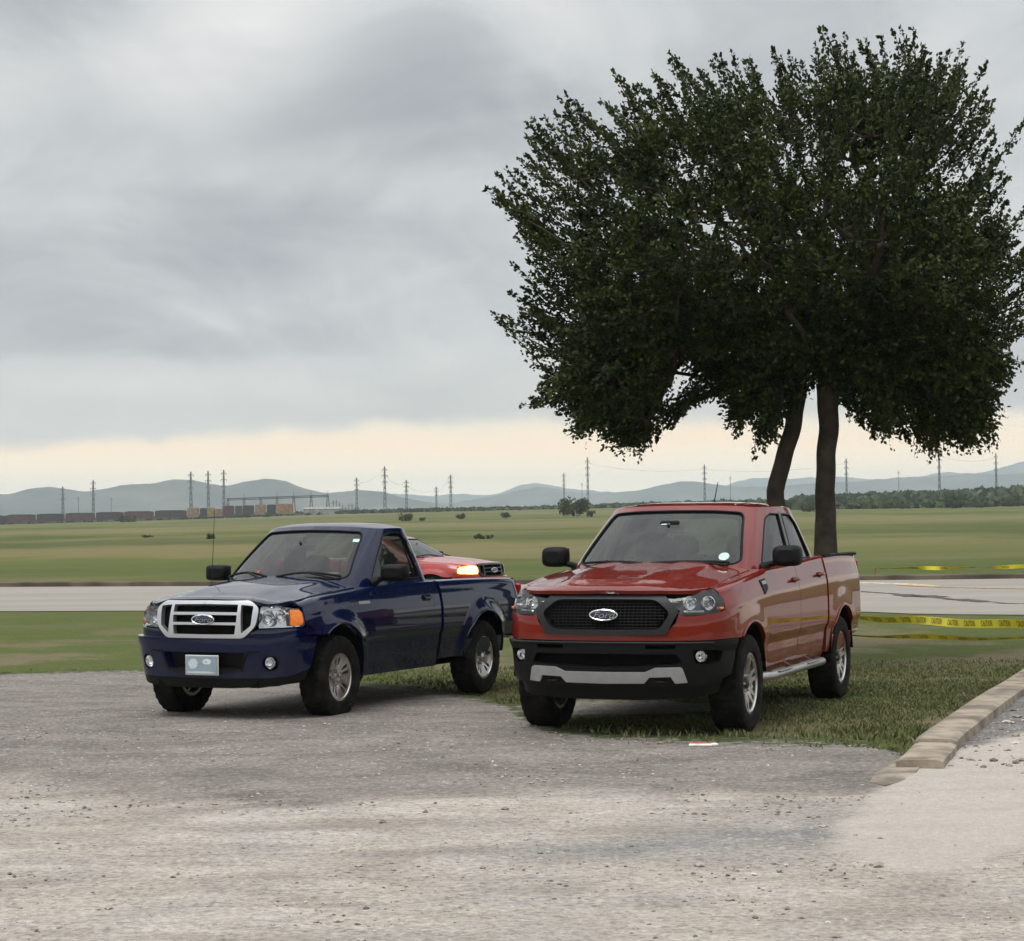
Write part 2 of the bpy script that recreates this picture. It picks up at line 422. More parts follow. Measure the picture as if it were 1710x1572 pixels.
class Shell:
    """lower body wrapped round a plan outline; u runs from the nose round the corner and down the side, v is height"""
    def __init__(s, path, side, front, top, z0, zref, rad, slope=.03, bulges=(), inner=None):
        P = catmull(path, 16); d = np.r_[0, np.cumsum(np.linalg.norm(np.diff(P, axis=0), axis=1))]
        s.L = d[-1]; s.s = np.linspace(0, s.L, 900); s.P = np.stack([np.interp(s.s, d, P[:, k]) for k in (0, 1)], 1)
        T = np.gradient(s.P, s.s, axis=0); T /= np.linalg.norm(T, axis=1, keepdims=True)
        s.N = np.stack([-T[:, 1], T[:, 0]], 1)     # outward for a path going nose -> side -> tail
        k = 9; ker = np.ones(k) / k
        s.N = np.stack([np.convolve(np.pad(s.N[:, j], k // 2, mode='edge'), ker, 'valid') for j in (0, 1)], 1)
        if s.N[0, 1] < 0: s.N = -s.N
        s.side, s.front, s.z0, s.zref, s.rad, s.slope, s.bulges = tab(side), tab(front), z0, zref, rad, slope, bulges
        s.top = tab(top)     # shoulder height as a function of y
        s.htop = s.top
    def at(s, u):
        a = np.abs(u); return np.stack([np.interp(a, s.s, s.P[:, 0]), np.interp(a, s.s, s.P[:, 1])], 1), np.stack([np.interp(a, s.s, s.N[:, 0]), np.interp(a, s.s, s.N[:, 1])], 1)
    def pos(s, u, v, off=0.0):
        u = np.asarray(u, float); v = np.asarray(v, float)
        p, n = s.at(u); S = s.top(p[:, 1]); vs = s.zref - s.rad
        ws = n[:, 0] ** 2; wf = n[:, 1] ** 2
        vv = np.minimum(v, vs); z = np.where(v < s.z0, v, s.z0 + (vv - s.z0) * (S - s.rad - s.z0) / (vs - s.z0))
        zi = np.where(v < s.z0, v, s.z0 + (vv - s.z0))
        ins = ws * s.side(zi) + wf * s.front(zi)
        t = np.maximum(v - vs, 0); ang = np.minimum(t / s.rad, math.pi / 2); ex = np.maximum(t - s.rad * math.pi / 2, 0)
        ins = ins + s.rad * (1 - np.cos(ang)) + ex; z = z + s.rad * np.sin(ang) + ex * s.slope
        for (by, bz, r0, r1, amp) in s.bulges:
            r = np.hypot(p[:, 1] - by, z - bz); k = np.clip((r1 - r) / (r1 - r0), 0, 1); k = k * k * (3 - 2 * k)
            ins = ins - amp * k * ws * np.clip(1 - t / .05, 0, 1)
        ins = ins - off
        x = p[:, 0] - n[:, 0] * ins; y = p[:, 1] - n[:, 1] * ins
        return np.stack([np.where(u < 0, -x, x), y, z], 1)
    def fmap(s, u, v, off=0.0):
        P, N = numeric_normals(lambda a, b: s.pos(a, b), u, v)
        p2, n2 = s.at(u); out = np.stack([np.where(np.asarray(u) < 0, -n2[:, 0], n2[:, 0]), n2[:, 1], np.zeros(len(n2))], 1)
        vs = s.zref - s.rad; out[:, 2] += np.clip((np.asarray(v) - vs) / s.rad, 0, 4)
        sg = np.sign((N * out).sum(1)); N = N * np.where(sg == 0, 1, sg)[:, None]
        return P + N * off, N
    def UY(s, y):          # u on the flank at a given y
        i = s.cor if hasattr(s, 'cor') else None
        ys = s.P[:, 1]; k = len(ys); return float(np.interp(-y, -ys, s.s))
    def UX(s, x):          # u on the nose at a given x
        k = int(np.argmax(s.P[:, 0])); xs = s.P[:k, 0]
        return float(math.copysign(np.interp(abs(x), xs, s.s[:k]), x if x else 1))
    def V(s, z, y):        # parameter v whose height is z at that y
        S = float(s.top(y)); vs = s.zref - s.rad
        return z if z < s.z0 else s.z0 + (z - s.z0) * (vs - s.z0) / (S - s.rad - s.z0)
    def F(s, x, z): u = s.UX(x); y = float(np.interp(abs(u), s.s, s.P[:, 1])); return (u, s.V(z, y))
    def Sd(s, y, z, sg=1): return (sg * s.UY(y), s.V(z, y))
    def vtop(s, extra): return s.zref - s.rad + s.rad * math.pi / 2 + extra

class Green:
    """greenhouse: surface between a lower and an upper plan outline with the same control points"""
    def __init__(s, low, zl, up, zu, belly=.03, k=16):
        s.A = catmull(low, k); s.B = catmull(up, k); s.n = len(s.A)
        s.t = np.linspace(0, 1, s.n)
        # a common arc-length-like parameter
        M = (s.A + s.B) / 2; d = np.r_[0, np.cumsum(np.linalg.norm(np.diff(M, axis=0), axis=1))]; s.L = d[-1]; s.t = d
        s.zl = catmull([(i, z) for i, z in enumerate(zl)], k)[:, 1]; s.zu = catmull([(i, z) for i, z in enumerate(zu)], k)[:, 1]; s.belly = belly
    def pos(s, u, v):
        a = np.abs(u); f = np.asarray(v, float)
        I = lambda arr: np.interp(a, s.t, arr)
        ax, ay, bx, by = I(s.A[:, 0]), I(s.A[:, 1]), I(s.B[:, 0]), I(s.B[:, 1])
        # roll over close to the roof
        g = f + s.belly * np.sin(np.pi * np.clip(f, 0, 1)) * -1.0
        x = ax + (bx - ax) * g; y = ay + (by - ay) * g; z = I(s.zl) + (I(s.zu) - I(s.zl)) * f
        return np.stack([np.where(np.asarray(u) < 0, -x, x), y, z], 1)
    def fmap(s, u, v, off=0.0):
        P, N = numeric_normals(s.pos, np.asarray(u, float), np.asarray(v, float))
        c = np.array([0, np.mean(s.A[:, 1]), 0]); o = P - c; o[:, 2] = 0
        sg = np.sign((N * o).sum(1)); N = N * np.where(sg == 0, 1, sg)[:, None]
        return P + N * off, N
    def solve(s, kind, val, z):
        """(u, v) of the point at height z whose x (front) or y (side) is val"""
        best = None; us = np.linspace(0, s.L, 1200)
        I = lambda arr: np.interp(us, s.t, arr)
        f = (z - I(s.zl)) / (I(s.zu) - I(s.zl)); P = s.pos(us, f)
        kx = int(np.argmax(np.where(P[:, 0] > .97 * P[:, 0].max(), 1, 0)))
        if kind == 'x':
            k = slice(0, kx + 1); i = int(np.argmin(np.abs(P[k, 0] - abs(val))))
        elif kind == 'r':   # rear
            i0 = int(len(us) * .55); i = i0 + int(np.argmin(np.abs(P[i0:, 0] - abs(val)) + (np.abs(P[i0:, 1] - P[-1, 1]) > .16) * 5))
        else:
            m = np.abs(P[:, 1] - val) + (P[:, 0] < .8 * P[:, 0].max()) * 5; i = int(np.argmin(m))
        return (float(math.copysign(us[i], val) if kind in 'xr' else us[i]), float(f[i]))

def wheel(name, parent, x, y, R0, width, rimR, spokes, twin, sgn, look):
    """a wheel thing part: tyre and rim as sub-parts. sgn = +1 when its face points to +x"""
    wgrp = empty(name, (x, y, R0), 0, parent)
    hw = width / 2; mb = MB()
    rr = R0
    prof = [(-hw * .80, rimR), (-hw * .98, rimR + .02), (-hw * 1.04, (rimR + rr) / 2), (-hw, rr - .045), (-hw * .93, rr - .018), (-hw * .80, rr - .004)]
    for k in range(1, 8): prof.append((-hw * .80 + 1.6 * hw * k / 8, rr))
    prof += [(hw * .80, rr - .004), (hw * .93, rr - .018), (hw, rr - .045), (hw * 1.04, (rimR + rr) / 2), (hw * .98, rimR + .02), (hw * .80, rimR)]
    n = 120
    def mod(i, k, r):
        if 3 <= i <= 15:
            j = i - 3
            if 3 <= j <= 9:
                g = ((k + (j % 2) * 1) % 3 == 0) or (j in (5, 7) and k % 6 < 1)
                return r - (.009 if g else 0)
            return r - (.008 if (k // 2) % 2 else 0)
        return r
    mb.lathe(prof, n, 'x', mod=mod)
    mb.build('tyre', MATS['tread'], wgrp, smooth=True, angle=25)
    # rim: barrel, lip and a spoked face with real openings
    d = MB(); f = sgn
    d.lathe([(-f * hw * .8, rimR - .004), (-f * hw * .8, rimR - .03), (f * hw * .35, rimR - .035), (f * hw * .74, rimR - .018), (f * hw * .80, rimR + .004), (f * hw * .86, rimR + .006), (f * hw * .86, rimR - .008), (f * hw * .7, rimR - .02)], 48)
    rim = d.build('rim', MATS['alloy'], wgrp, smooth=True, angle=35)
    bk = MB(); bk.lathe([(0, .001), (0, rimR - .036)], 36); bk.build('brake', MATS['alloy_dark' if look != 'blue' else 'under'], wgrp)
    Ro = rimR - .012; outline = [(Ro * math.cos(t), Ro * math.sin(t)) for t in np.linspace(0, 2 * math.pi, 72, endpoint=False)]
    holes = []
    for k in range(spokes):
        t0 = 2 * math.pi * k / spokes + .2
        if twin == 'slots':       # two rounded slots per spoke, as on small truck alloys
            for dt, wd in ((-.155 * 5 / spokes * 1.2, .062), (.155 * 5 / spokes * 1.2, .062)):
                c0 = t0 + dt; pts = []
                for a in np.linspace(0, 2 * math.pi, 12, endpoint=False):
                    rr_ = Ro * .70 + math.cos(a) * Ro * .20; tw = math.sin(a) * wd / .8 * (0.5 + .6 * (rr_ / Ro))
                    pts.append((rr_ * math.cos(c0 + tw * 1.5), rr_ * math.sin(c0 + tw * 1.5)))
                holes.append(pts)
            
        else:                     # big windows between split spokes, and a sliver inside each spoke
            hwid = math.pi / spokes
            def pl(t1, t2, ra, rb, tip=1.0): return [(ra * math.cos(t1 * .6 + t2 * .4), ra * math.sin(t1 * .6 + t2 * .4)), (rb * math.cos(t1), rb * math.sin(t1)), (rb * 1.02 * math.cos((t1 + t2) / 2), rb * 1.02 * math.sin((t1 + t2) / 2)), (rb * math.cos(t2), rb * math.sin(t2)), (ra * math.cos(t2 * .6 + t1 * .4), ra * math.sin(t2 * .6 + t1 * .4))]
            holes.append(rounded(pl(t0 - hwid * .52, t0 + hwid * .52, Ro * .42, Ro * .92), .01, 2))
            c = t0 + hwid; holes.append(rounded(pl(c - hwid * .20, c + hwid * .20, Ro * .58, Ro * .90), .006, 2))
    def fm(a, b, off=0.0):
        r = np.hypot(a, b); dish = hw * .70 - .050 * np.exp(-(r / (Ro * .50)) ** 2) * (1 if look == 'blue' else .4) + .012 * (r / Ro) ** 2 - .0
        P = np.stack([f * dish, a, b], 1); N = np.stack([np.full_like(r, f), np.zeros_like(r), np.zeros_like(r)], 1)
        e = .002; dd = lambda q: hw * .70 - .050 * np.exp(-(q / (Ro * .50)) ** 2) * (1 if look == 'blue' else .4) + .012 * (q / Ro) ** 2
        g = (dd(r + e) - dd(r - e)) / (2 * e); N = np.stack([np.full_like(r, f), -f * f * g * a / (r + 1e-6), -f * f * g * b / (r + 1e-6)], 1); N /= np.linalg.norm(N, axis=1, keepdims=True)
        return P + N * off, N
    panel('spokes', outline, fm, MATS['alloy'], wgrp, holes, h=.03, lip=.03)
    c = MB(); c.lathe([(f * hw * .5, .045), (f * (hw * .72), .042), (f * (hw * .76), .03), (f * (hw * .78), .001)], 20)
    c.build('hub_cap', MATS['alloy' if look == 'blue' else 'alloy_dark'], wgrp, smooth=True, angle=30)
    nb = MB(); nb.lathe([(f * hw * .45, .010), (f * hw * .70, .010), (f * hw * .72, .001)], 6); nut = nb.build('wheel_nut', MATS['satin_silver'], wgrp); nn_ = 5 if look == 'blue' else 6
    for k in range(nn_):
        t = 2 * math.pi * k / nn_; q = nut if k == 0 else nut.copy()
        if k: COL.objects.link(q); q.parent = wgrp
        q.location = (0, .065 * math.cos(t), .065 * math.sin(t))
    return wgrp

def text_mesh(txt, size, shear=0.0, depth=.002):
    cu = bpy.data.curves.new('t', 'FONT'); cu.body = txt; cu.size = size; cu.shear = shear; cu.extrude = depth; cu.align_x = 'CENTER'; cu.align_y = 'CENTER'
    ob = bpy.data.objects.new('t', cu); COL.objects.link(ob)
    dg = bpy.context.evaluated_depsgraph_get(); me = bpy.data.meshes.new_from_object(ob.evaluated_get(dg))
    bpy.data.objects.remove(ob); bpy.data.curves.remove(cu); return me
def text_on(name, txt, size, mat, parent, M, shear=0.0, depth=.002):
    me = text_mesh(txt, size, shear, depth); me.materials.clear(); me.materials.append(mat)
    o = bpy.data.objects.new(name, me); COL.objects.link(o); o.parent = parent; o.matrix_local = M
    return o
FACE_FWD = Matrix(((-1, 0, 0, 0), (0, 0, 1, 0), (0, 1, 0, 0), (0, 0, 0, 1)))   # text plane turned to look along +y (its own right towards -x)

def oval_badge(parent, c, w, h, slant=0.0):
    b = empty('badge', c, 0, parent)
    N_ = 40
    def ell(a, b_, y): return [(a * math.cos(t), y, b_ * math.sin(t)) for t in np.linspace(0, 2 * math.pi, N_, endpoint=False)]
    m = MB(); r0, r1, r2, r3 = ell(w / 2, h / 2, -.012), ell(w / 2, h / 2, .004), ell(w / 2 - .006, h / 2 - .006, .008), ell(w / 2 - .011, h / 2 - .011, .004)
    vs = r0 + r1 + r2 + r3; fs = []
    for k in range(3):
        for i in range(N_): fs.append((k * N_ + i, (k + 1) * N_ + i, (k + 1) * N_ + (i + 1) % N_, k * N_ + (i + 1) % N_))
    m.add(vs, fs); m.build('rim', MATS['chrome'], b, smooth=True, angle=40)
    m = MB(); e = ell(w / 2 - .010, h / 2 - .010, .0035); m.add(e + [(0, .006, 0)], [(i, N_, (i + 1) % N_) for i in range(N_)]); m.build('field', MATS['badge_blue'], b, smooth=True)
    text_on('lettering', 'Ford', h * .74, MATS['chrome'], b, Matrix.Translation((0, .0075, -.002)) @ FACE_FWD @ Matrix.Diagonal((1.35, 1, 1, 1)), .35, .0015)
    return b

def lamp_bowl(name, c, r, parent, mat='head_reflector', depth=.06, lensr=None):
    m = MB(); pr = [(-depth, r * .15), (-depth * .92, r * .35), (-depth * .7, r * .65), (-depth * .35, r * .88), (0, r), (.004, r * 1.06), (-.004, r * 1.10)]
    m.lathe(pr, 24, 'y', c)
    o = m.build(name, MATS[mat], parent, smooth=True, angle=50)
    m = MB(); m.lathe([(-depth, .001), (-depth * .97, r * .12), (-depth * .55, r * .17), (-depth * .45, .001)], 10, 'y', c); 
    m.build('bulb', MATS['chrome'], parent, smooth=True)
    return o
# ------------------------------------------------------------------ the ground
def sm(a, b, x):
    t = np.clip((np.asarray(x, float) - a) / (b - a), 0, 1); return t * t * (3 - 2 * t)
U_K = np.array([-.60, -.244, -.153, -.084, 0, .156, .244, .60]); E_K = np.array([0, -1, 4, 10, 13, 16.5, 18, 20]) / 3500.0
def elev(x, y):
    """land height: flat near the car park, then rising very gently to a low crest about a kilometre off"""
    x = np.asarray(x, float); y = np.asarray(y, float); yy = np.maximum(y, 1.0)
    u = np.clip(x / yy, -.6, .6); e = np.interp(u, U_K, E_K)
    z = (CAM_H + np.minimum(yy, 1500) * e) * np.clip((yy - 62) / 900, 0, 1) ** 1.0
    z = np.where(yy > 1500, z, z)
    low = -.03 * sm(17.5, 21, y) * (1 - sm(24, 30, y))
    return np.where(y > 0, z + low, 0.0)
def ez(x, y): return float(elev(np.array([x]), np.array([y]))[0])
def grid_noise(n, seed, octs=4, base=4):
    """tileable value noise n x n"""
    r = np.random.default_rng(seed); out = np.zeros((n, n)); amp = 1.0; tot = 0
    for o in range(octs):
        k = base * 2 ** o; g = r.random((k, k)); xs = np.arange(n) * k / n; i = xs.astype(int); f = xs - i; f = f * f * (3 - 2 * f)
        a = g[i % k][:, i % k]; b = g[(i + 1) % k][:, i % k]; c = g[i % k][:, (i + 1) % k]; d = g[(i + 1) % k][:, (i + 1) % k]
        out += amp * ((a * (1 - f)[:, None] + b * f[:, None]) * (1 - f)[None] + (c * (1 - f)[:, None] + d * f[:, None]) * f[None]); tot += amp; amp *= .5
    return out / tot
NZ = grid_noise(512, 3, 5, 8)
def nz(x, y, s):
    """noise value 0..1 at world position, s = metres per tile"""
    i = (np.asarray(x) / s * 512); j = (np.asarray(y) / s * 512); i0 = np.floor(i).astype(int); j0 = np.floor(j).astype(int); fx = i - i0; fy = j - j0
    g = lambda a, b: NZ[a % 512, b % 512]
    return (g(i0, j0) * (1 - fx) + g(i0 + 1, j0) * fx) * (1 - fy) + (g(i0, j0 + 1) * (1 - fx) + g(i0 + 1, j0 + 1) * fx) * fy
def set_attr(o, name, val):
    a = o.data.attributes.new(name, 'FLOAT', 'POINT'); a.data.foreach_set('value', np.asarray(val, np.float32))

def mat_tree(name, rough=.9, spec=.25):
    m = bpy.data.materials.new(name); m.use_nodes = True; t = NT(m.node_tree); b = t.n('ShaderNodeBsdfPrincipled'); o = t.n('ShaderNodeOutputMaterial')
    m.node_tree.links.new(b.outputs[0], o.inputs[0]); b.inputs['Roughness'].default_value = rough; b.inputs['Specular IOR Level'].default_value = spec; MATS[name] = m
    return m, t, b
def attr(t, name): n = t.n('ShaderNodeAttribute'); n.attribute_name = name; return n.outputs['Fac']
def bump(t, b, h, strength=.5, dist=.02):
    n = t.n('ShaderNodeBump'); n.inputs['Strength'].default_value = strength; n.inputs['Distance'].default_value = dist; t.put(n.inputs['Height'], h); t.put(b.inputs['Normal'], n.outputs[0])

# grassland
_, t, b = mat_tree('field_grass', .95, .1)
pos = t.n('ShaderNodeNewGeometry').outputs['Position']
def scaled(t, p, s): return t.vm('MULTIPLY', p, s)
big = t.noise(scaled(t, pos, (.006, .0045, 0)), 1.0, 6.0, .62); mid = t.noise(scaled(t, pos, (.03, .017, 0)), 1.0, 6.0, .65); fine = t.noise(scaled(t, pos, (1.2, 1.2, 0)), 1.0, 5.0, .7)
vfine = t.noise(pos, 14.0, 3.0, .7)
c = t.mix(t.mr(big, .40, .62), (.118, .135, .036), (.160, .152, .060))
c = t.mix(t.mr(mid, .42, .62, 0, .9), c, (.070, .092, .024))
sy = t.n('ShaderNodeSeparateXYZ'); t.put(sy.inputs[0], pos)
c = t.mix(t.m('MULTIPLY', t.mr(sy.outputs[1], 95, 62), .6), c, (.072, .100, .026))
c = t.mix(t.mr(sy.outputs[1], 500, 1000, 0, .5), c, (.13, .125, .065))
c = t.mix(t.mr(t.noise(scaled(t, pos, (.014, .011, 0)), 1.0, 7.0, .7, .8), .47, .62, 0, .85), c, (.195, .168, .088))
c = t.mix(t.mr(fine, .35, .75, 0, .35), c, (.135, .135, .055))
yw = t.m('ADD', sy.outputs[1], t.m('MULTIPLY', t.m('SUBTRACT', mid, .5), 150.0))
c = t.mix(t.m('MULTIPLY', t.m('MULTIPLY', t.mr(yw, 84, 98), t.mr(yw, 135, 118)), t.mr(sy.outputs[0], 14, -6, .25, .75)), c, (.215, .175, .085))
c = t.mix(t.m('MULTIPLY', t.mr(yw, 140, 152, 0, .8), t.mr(yw, 190, 165)), c, (.085, .098, .035))
c = t.mix(t.m('MULTIPLY', t.m('MULTIPLY', t.mr(yw, 240, 280), t.mr(yw, 420, 340)), .6), c, (.20, .175, .09))
c = t.mix(t.m('MULTIPLY', t.mr(sy.outputs[1], 40, 26), t.mr(t.noise(scaled(t, pos, (.5, .5, 0)), 1.0, 5.0, .6), .44, .60, 0, .85)), c, (.20, .155, .105))
c = t.mix(t.mr(vfine, .4, .7, 0, .35), c, (.045, .062, .018))
t.put(b.inputs['Base Color'], c); bump(t, b, t.m('ADD', fine, t.m('MULTIPLY', vfine, .4)), .8, .12)

rr = np.r_[0.5, np.geomspace(3, 60, 26), np.geomspace(66, 1500, 60), np.geomspace(1700, 30000, 18)]
aa = np.radians(np.r_[np.arange(-180, -40, 10), np.arange(-40, 40, .8), np.arange(40, 180, 10)])
VX = (rr[:, None] * np.sin(aa)[None]); VY = (rr[:, None] * np.cos(aa)[None]); VZ = elev(VX, VY) - .0 + .10 * (nz(VX, VY, 60) - .5) * sm(62, 120, VY) * 4
V = np.stack([VX, VY, VZ], -1).reshape(-1, 3); nr, na = VX.shape
I = np.arange(nr * na).reshape(nr, na); J = np.roll(I, -1, 1)
F_ = np.stack([I[:-1], J[:-1], J[1:], I[1:]], -1).reshape(-1, 4)[:, ::-1]
o = mesh_np('field', V, F_, MATS['field_grass'], smooth=True); tag(o, kind='structure')
m = MB()

# gravel lot: fine sheet with masks for the pale caliche, the darker loose gravel and the worn drive
LOT = [ground_at(*p) for p in [(-500, 1150), (0, 1128), (120, 1124), (225, 1124), (420, 1128), (560, 1140), (650, 1150), (740, 1163), (830, 1178), (868, 1205), (915, 1228), (985, 1238), (1100, 1243), (1200, 1249), (1310, 1252), (1400, 1250), (1470, 1258), (1512, 1272)]]
KERB = [ground_at(*p) for p in [(1497, 1292), (1540, 1248), (1590, 1212), (1650, 1168), (1712, 1126), (1790, 1084), (1880, 1048)]]
xs = np.arange(-14, 13, .10); ys = np.arange(4.0, 34, .10)
GX, GY = np.meshgrid(xs, ys); fx, fy = GX.ravel(), GY.ravel()
lx = np.array([p[0] for p in LOT]); ly = np.array([p[1] for p in LOT])
def lot_edge(x, y): return np.interp(x, lx, ly) + .8 * (nz(x, y, 3.0) - .5) + .6 * (nz(x + 50, y, .9) - .5)
edge_y = lot_edge(fx, fy)
kx = np.array([p[0] for p in KERB]); ky = np.array([p[1] for p in KERB])
kerb_x = np.interp(fy, ky, kx)           # x of the kerb line at a given y
hol = ground_at(1035, 1186)
hollow = lambda x, y: np.hypot((x - hol[0]) / 1.15, (y - hol[1]) / 1.0) + .7 * (nz(x, y, 1.4) - .5)
right = (fx > kerb_x + .05) & (fy > ky[0] - .15)
inside = np.where(fy > ky[0] - .15, np.where(fx > kerb_x - .02, 1.0, (edge_y - fy) / 1.3), np.where(fx < lx[-1] + .1, (edge_y - fy) / 1.3, 1.0))
lotmask = np.clip(np.maximum(inside + .5, (1.0 - hollow(fx, fy)) * 2.0), 0, 1)
# the lot lies a few mm above the field; sinks under it where there is grass
zz = elev(fx, fy) + np.where(lotmask > .001, .004 + .014 * np.clip(lotmask, 0, 1), -.03)
zz = zz + np.where(lotmask > .5, .025 * (nz(fx, fy * .6, 4.0) - .5) + .012 * (nz(fx, fy, .8) - .5), 0) + .02
ground_lift = .02
drive = np.array([ground_at(*p) for p in [(1545, 1262), (1500, 1305), (1440, 1352), (1402, 1392), (1375, 1432), (1480, 1462), (1580, 1478), (1660, 1450), (1720, 1428), (1900, 1400), (1900, 1150), (1715, 1228), (1620, 1255)]])
def poly_dist(px, py, poly):
    P = np.stack([px, py], -1); d = np.full(len(P), 99.)
    for i in range(len(poly)):
        a = poly[i]; b_ = poly[(i + 1) % len(poly)]; ab = b_ - a; tt = np.clip(((P - a) @ ab) / (ab @ ab), 0, 1); d = np.minimum(d, np.linalg.norm(P - (a + tt[:, None] * ab), axis=1))
    return np.where(in_poly(P, poly), d, -d)
pale = sm(-.06, .10, poly_dist(fx, fy, drive) + .22 * (nz(fx, fy, 2.0) - .5) + .12 * (nz(fx, fy + 9, .5) - .5))
# darker loose gravel band where the cars stand
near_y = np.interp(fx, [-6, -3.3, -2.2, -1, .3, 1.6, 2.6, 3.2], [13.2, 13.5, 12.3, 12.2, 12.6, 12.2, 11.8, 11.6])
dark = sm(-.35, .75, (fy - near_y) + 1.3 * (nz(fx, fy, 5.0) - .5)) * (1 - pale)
# grey crushed-stone streaks in front
strk = np.exp(-((fy - np.interp(fx, [-2.5, -1, 0, 1.3, 2.2, 3.5], [10.2, 10.3, 10.5, 10.9, 11.2, 11.1]) + .4 * (nz(fx, fy, 3.0) - .5)) / .42) ** 2) * sm(-.9, .6, fx) * (1 - pale)
strk2 = sm(.52, .64, nz(fx * .8, fy * 2.2, 9.0)) * .6
o = mesh_np('gravel_lot', np.stack([fx, fy, zz], -1), (lambda I_: np.stack([I_[:-1, :-1], I_[:-1, 1:], I_[1:, 1:], I_[1:, :-1]], -1).reshape(-1, 4))(np.arange(len(fx)).reshape(GX.shape)), MATS['field_grass'], smooth=True)
LOTO = o
for n_, v_ in (('lot', lotmask), ('pale', pale), ('dark', dark), ('streak', np.clip(strk + strk2 * (1 - dark) * (1 - pale) * .5, 0, 1)), ('kerbside', np.where(right, sm(1.2, .1, fx - kerb_x), 0) * (1 - pale) * sm(13.2, 15, fy))): set_attr(o, n_, v_)
tag(o, kind='structure')
_, t, b = mat_tree('lot', .95, .2)
pos = t.n('ShaderNodeNewGeometry').outputs['Position']
g1 = t.noise(pos, 1.1, 5.0, .6); g2 = t.noise(pos, 9.0, 6.0, .7); g3 = t.noise(pos, 70.0, 5.0, .75); tyre = t.noise(scaled(t, pos, (.28, 1.7, 0)), 1.6, 6.0, .65, .8)
vor = t.n('ShaderNodeTexVoronoi'); t.put(vor.inputs['Vector'], pos); vor.inputs['Scale'].default_value = 42; vcol = t.n('ShaderNodeSeparateColor'); t.put(vcol.inputs[0], vor.outputs['Color'])
c = t.mix(t.mr(g1, .35, .65), (.60, .51, .42), (.67, .595, .52))
c = t.mix(t.mr(tyre, .46, .70, 0, .5), c, (.40, .345, .295))
c = t.mix(t.mr(g2, .45, .75, 0, .5), c, (.70, .63, .55))
c = t.mix(t.m('MULTIPLY', attr(t, 'streak'), t.mr(g2, .25, .6, .35, .9)), c, (.285, .28, .272))
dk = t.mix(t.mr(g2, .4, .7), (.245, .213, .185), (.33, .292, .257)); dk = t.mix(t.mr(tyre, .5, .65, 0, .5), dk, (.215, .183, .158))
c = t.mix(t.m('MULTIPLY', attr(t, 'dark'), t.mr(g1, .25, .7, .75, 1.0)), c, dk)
pc = t.mix(t.mr(g2, .35, .75), (.66, .58, .50), (.73, .65, .57)); c = t.mix(attr(t, 'pale'), c, pc)
kc = t.mix(t.mr(g2, .4, .7), (.20, .19, .185), (.30, .285, .275)); c = t.mix(attr(t, 'kerbside'), c, kc)
# single stones in the loose material
st = t.m('MULTIPLY', t.mr(vcol.outputs[0], .55, 1.0), t.m('SUBTRACT', 1.0, t.m('MULTIPLY', attr(t, 'pale'), .75)))
c = t.mix(t.m('MULTIPLY', st, .35), c, (.13, .12, .11)); c = t.mix(t.m('MULTIPLY', t.mr(vcol.outputs[1], .7, 1.0), .40), c, (.62, .56, .49))
c = t.mix(t.mr(g3, .3, .75, 0, .35), c, (.16, .145, .13))
gr = t.mix(t.mr(g2, .35, .7), (.060, .085, .022), (.11, .12, .045)); gr = t.mix(t.mr(g1, .5, .7, 0, .7), gr, (.19, .155, .11))
c = t.mix(t.mr(t.m('ADD', attr(t, 'lot'), t.m('ADD', t.m('MULTIPLY', t.m('SUBTRACT', g2, .5), 1.5), t.m('MULTIPLY', t.m('SUBTRACT', g3, .5), .8))), .30, .60), gr, c)
g4 = t.noise(pos, 24.0, 5.0, .7); patch = t.noise(scaled(t, pos, (.7, 1.3, 0)), 1.3, 6.0, .65, .8)
k = t.m('MULTIPLY', t.mr(g4, .30, .72, .78, 1.25), t.mr(patch, .33, .68, .84, 1.18)); k = t.mix(t.m('MULTIPLY', attr(t, 'pale'), .7), k, (1, 1, 1)); c = t.mix(1.0, c, k, 'MULTIPLY'); c = t.mix(1.0, c, (.86, .875, .90), 'MULTIPLY')
t.put(b.inputs['Base Color'], c); bump(t, b, t.m('ADD', t.m('ADD', t.m('MULTIPLY', g2, 1.0), t.m('MULTIPLY', g4, 1.0)), t.m('ADD', g3, t.m('MULTIPLY', vor.outputs['Distance'], 1.2))), .8, .014)
o.data.materials.clear(); o.data.materials.append(MATS['lot'])

# road across the view, cracked concrete with edge line
def strip_mesh(name, A, B, mat, z=.0, n=80, w=8, crown=0.0):
    A = np.array(A, float); B = np.array(B, float)
    def res(P): d = np.r_[0, np.cumsum(np.linalg.norm(np.diff(P, axis=0), axis=1))]; q = np.linspace(0, d[-1], n); return np.stack([np.interp(q, d, P[:, 0]), np.interp(q, d, P[:, 1])], 1)
    a, b_ = res(A), res(B); tt = np.linspace(0, 1, w)[None, :, None]; P = a[:, None] * (1 - tt) + b_[:, None] * tt; P = P.reshape(-1, 2)
    zz = elev(P[:, 0], P[:, 1]) + z + crown * np.tile(np.sin(np.linspace(0, math.pi, w)), n); I_ = np.arange(n * w).reshape(n, w)
    return mesh_np(name, np.column_stack([P, zz]), np.stack([I_[:-1, :-1], I_[:-1, 1:], I_[1:, 1:], I_[1:, :-1]], -1).reshape(-1, 4)[:, ::-1], mat, smooth=True)
_, t, b = mat_tree('road', .85, .3)
pos = t.n('ShaderNodeNewGeometry').outputs['Position']; a1 = t.noise(scaled(t, pos, (.12, .5, 0)), 1.0, 5.0, .6); a2 = t.noise(pos, 6.0, 5.0, .7)
c = t.mix(t.mr(a1, .35, .7), (.27, .245, .215), (.33, .30, .262)); c = t.mix(t.mr(a2, .4, .75, 0, .3), c, (.24, .21, .18)); t.put(b.inputs['Base Color'], c); bump(t, b, a2, .3, .01)
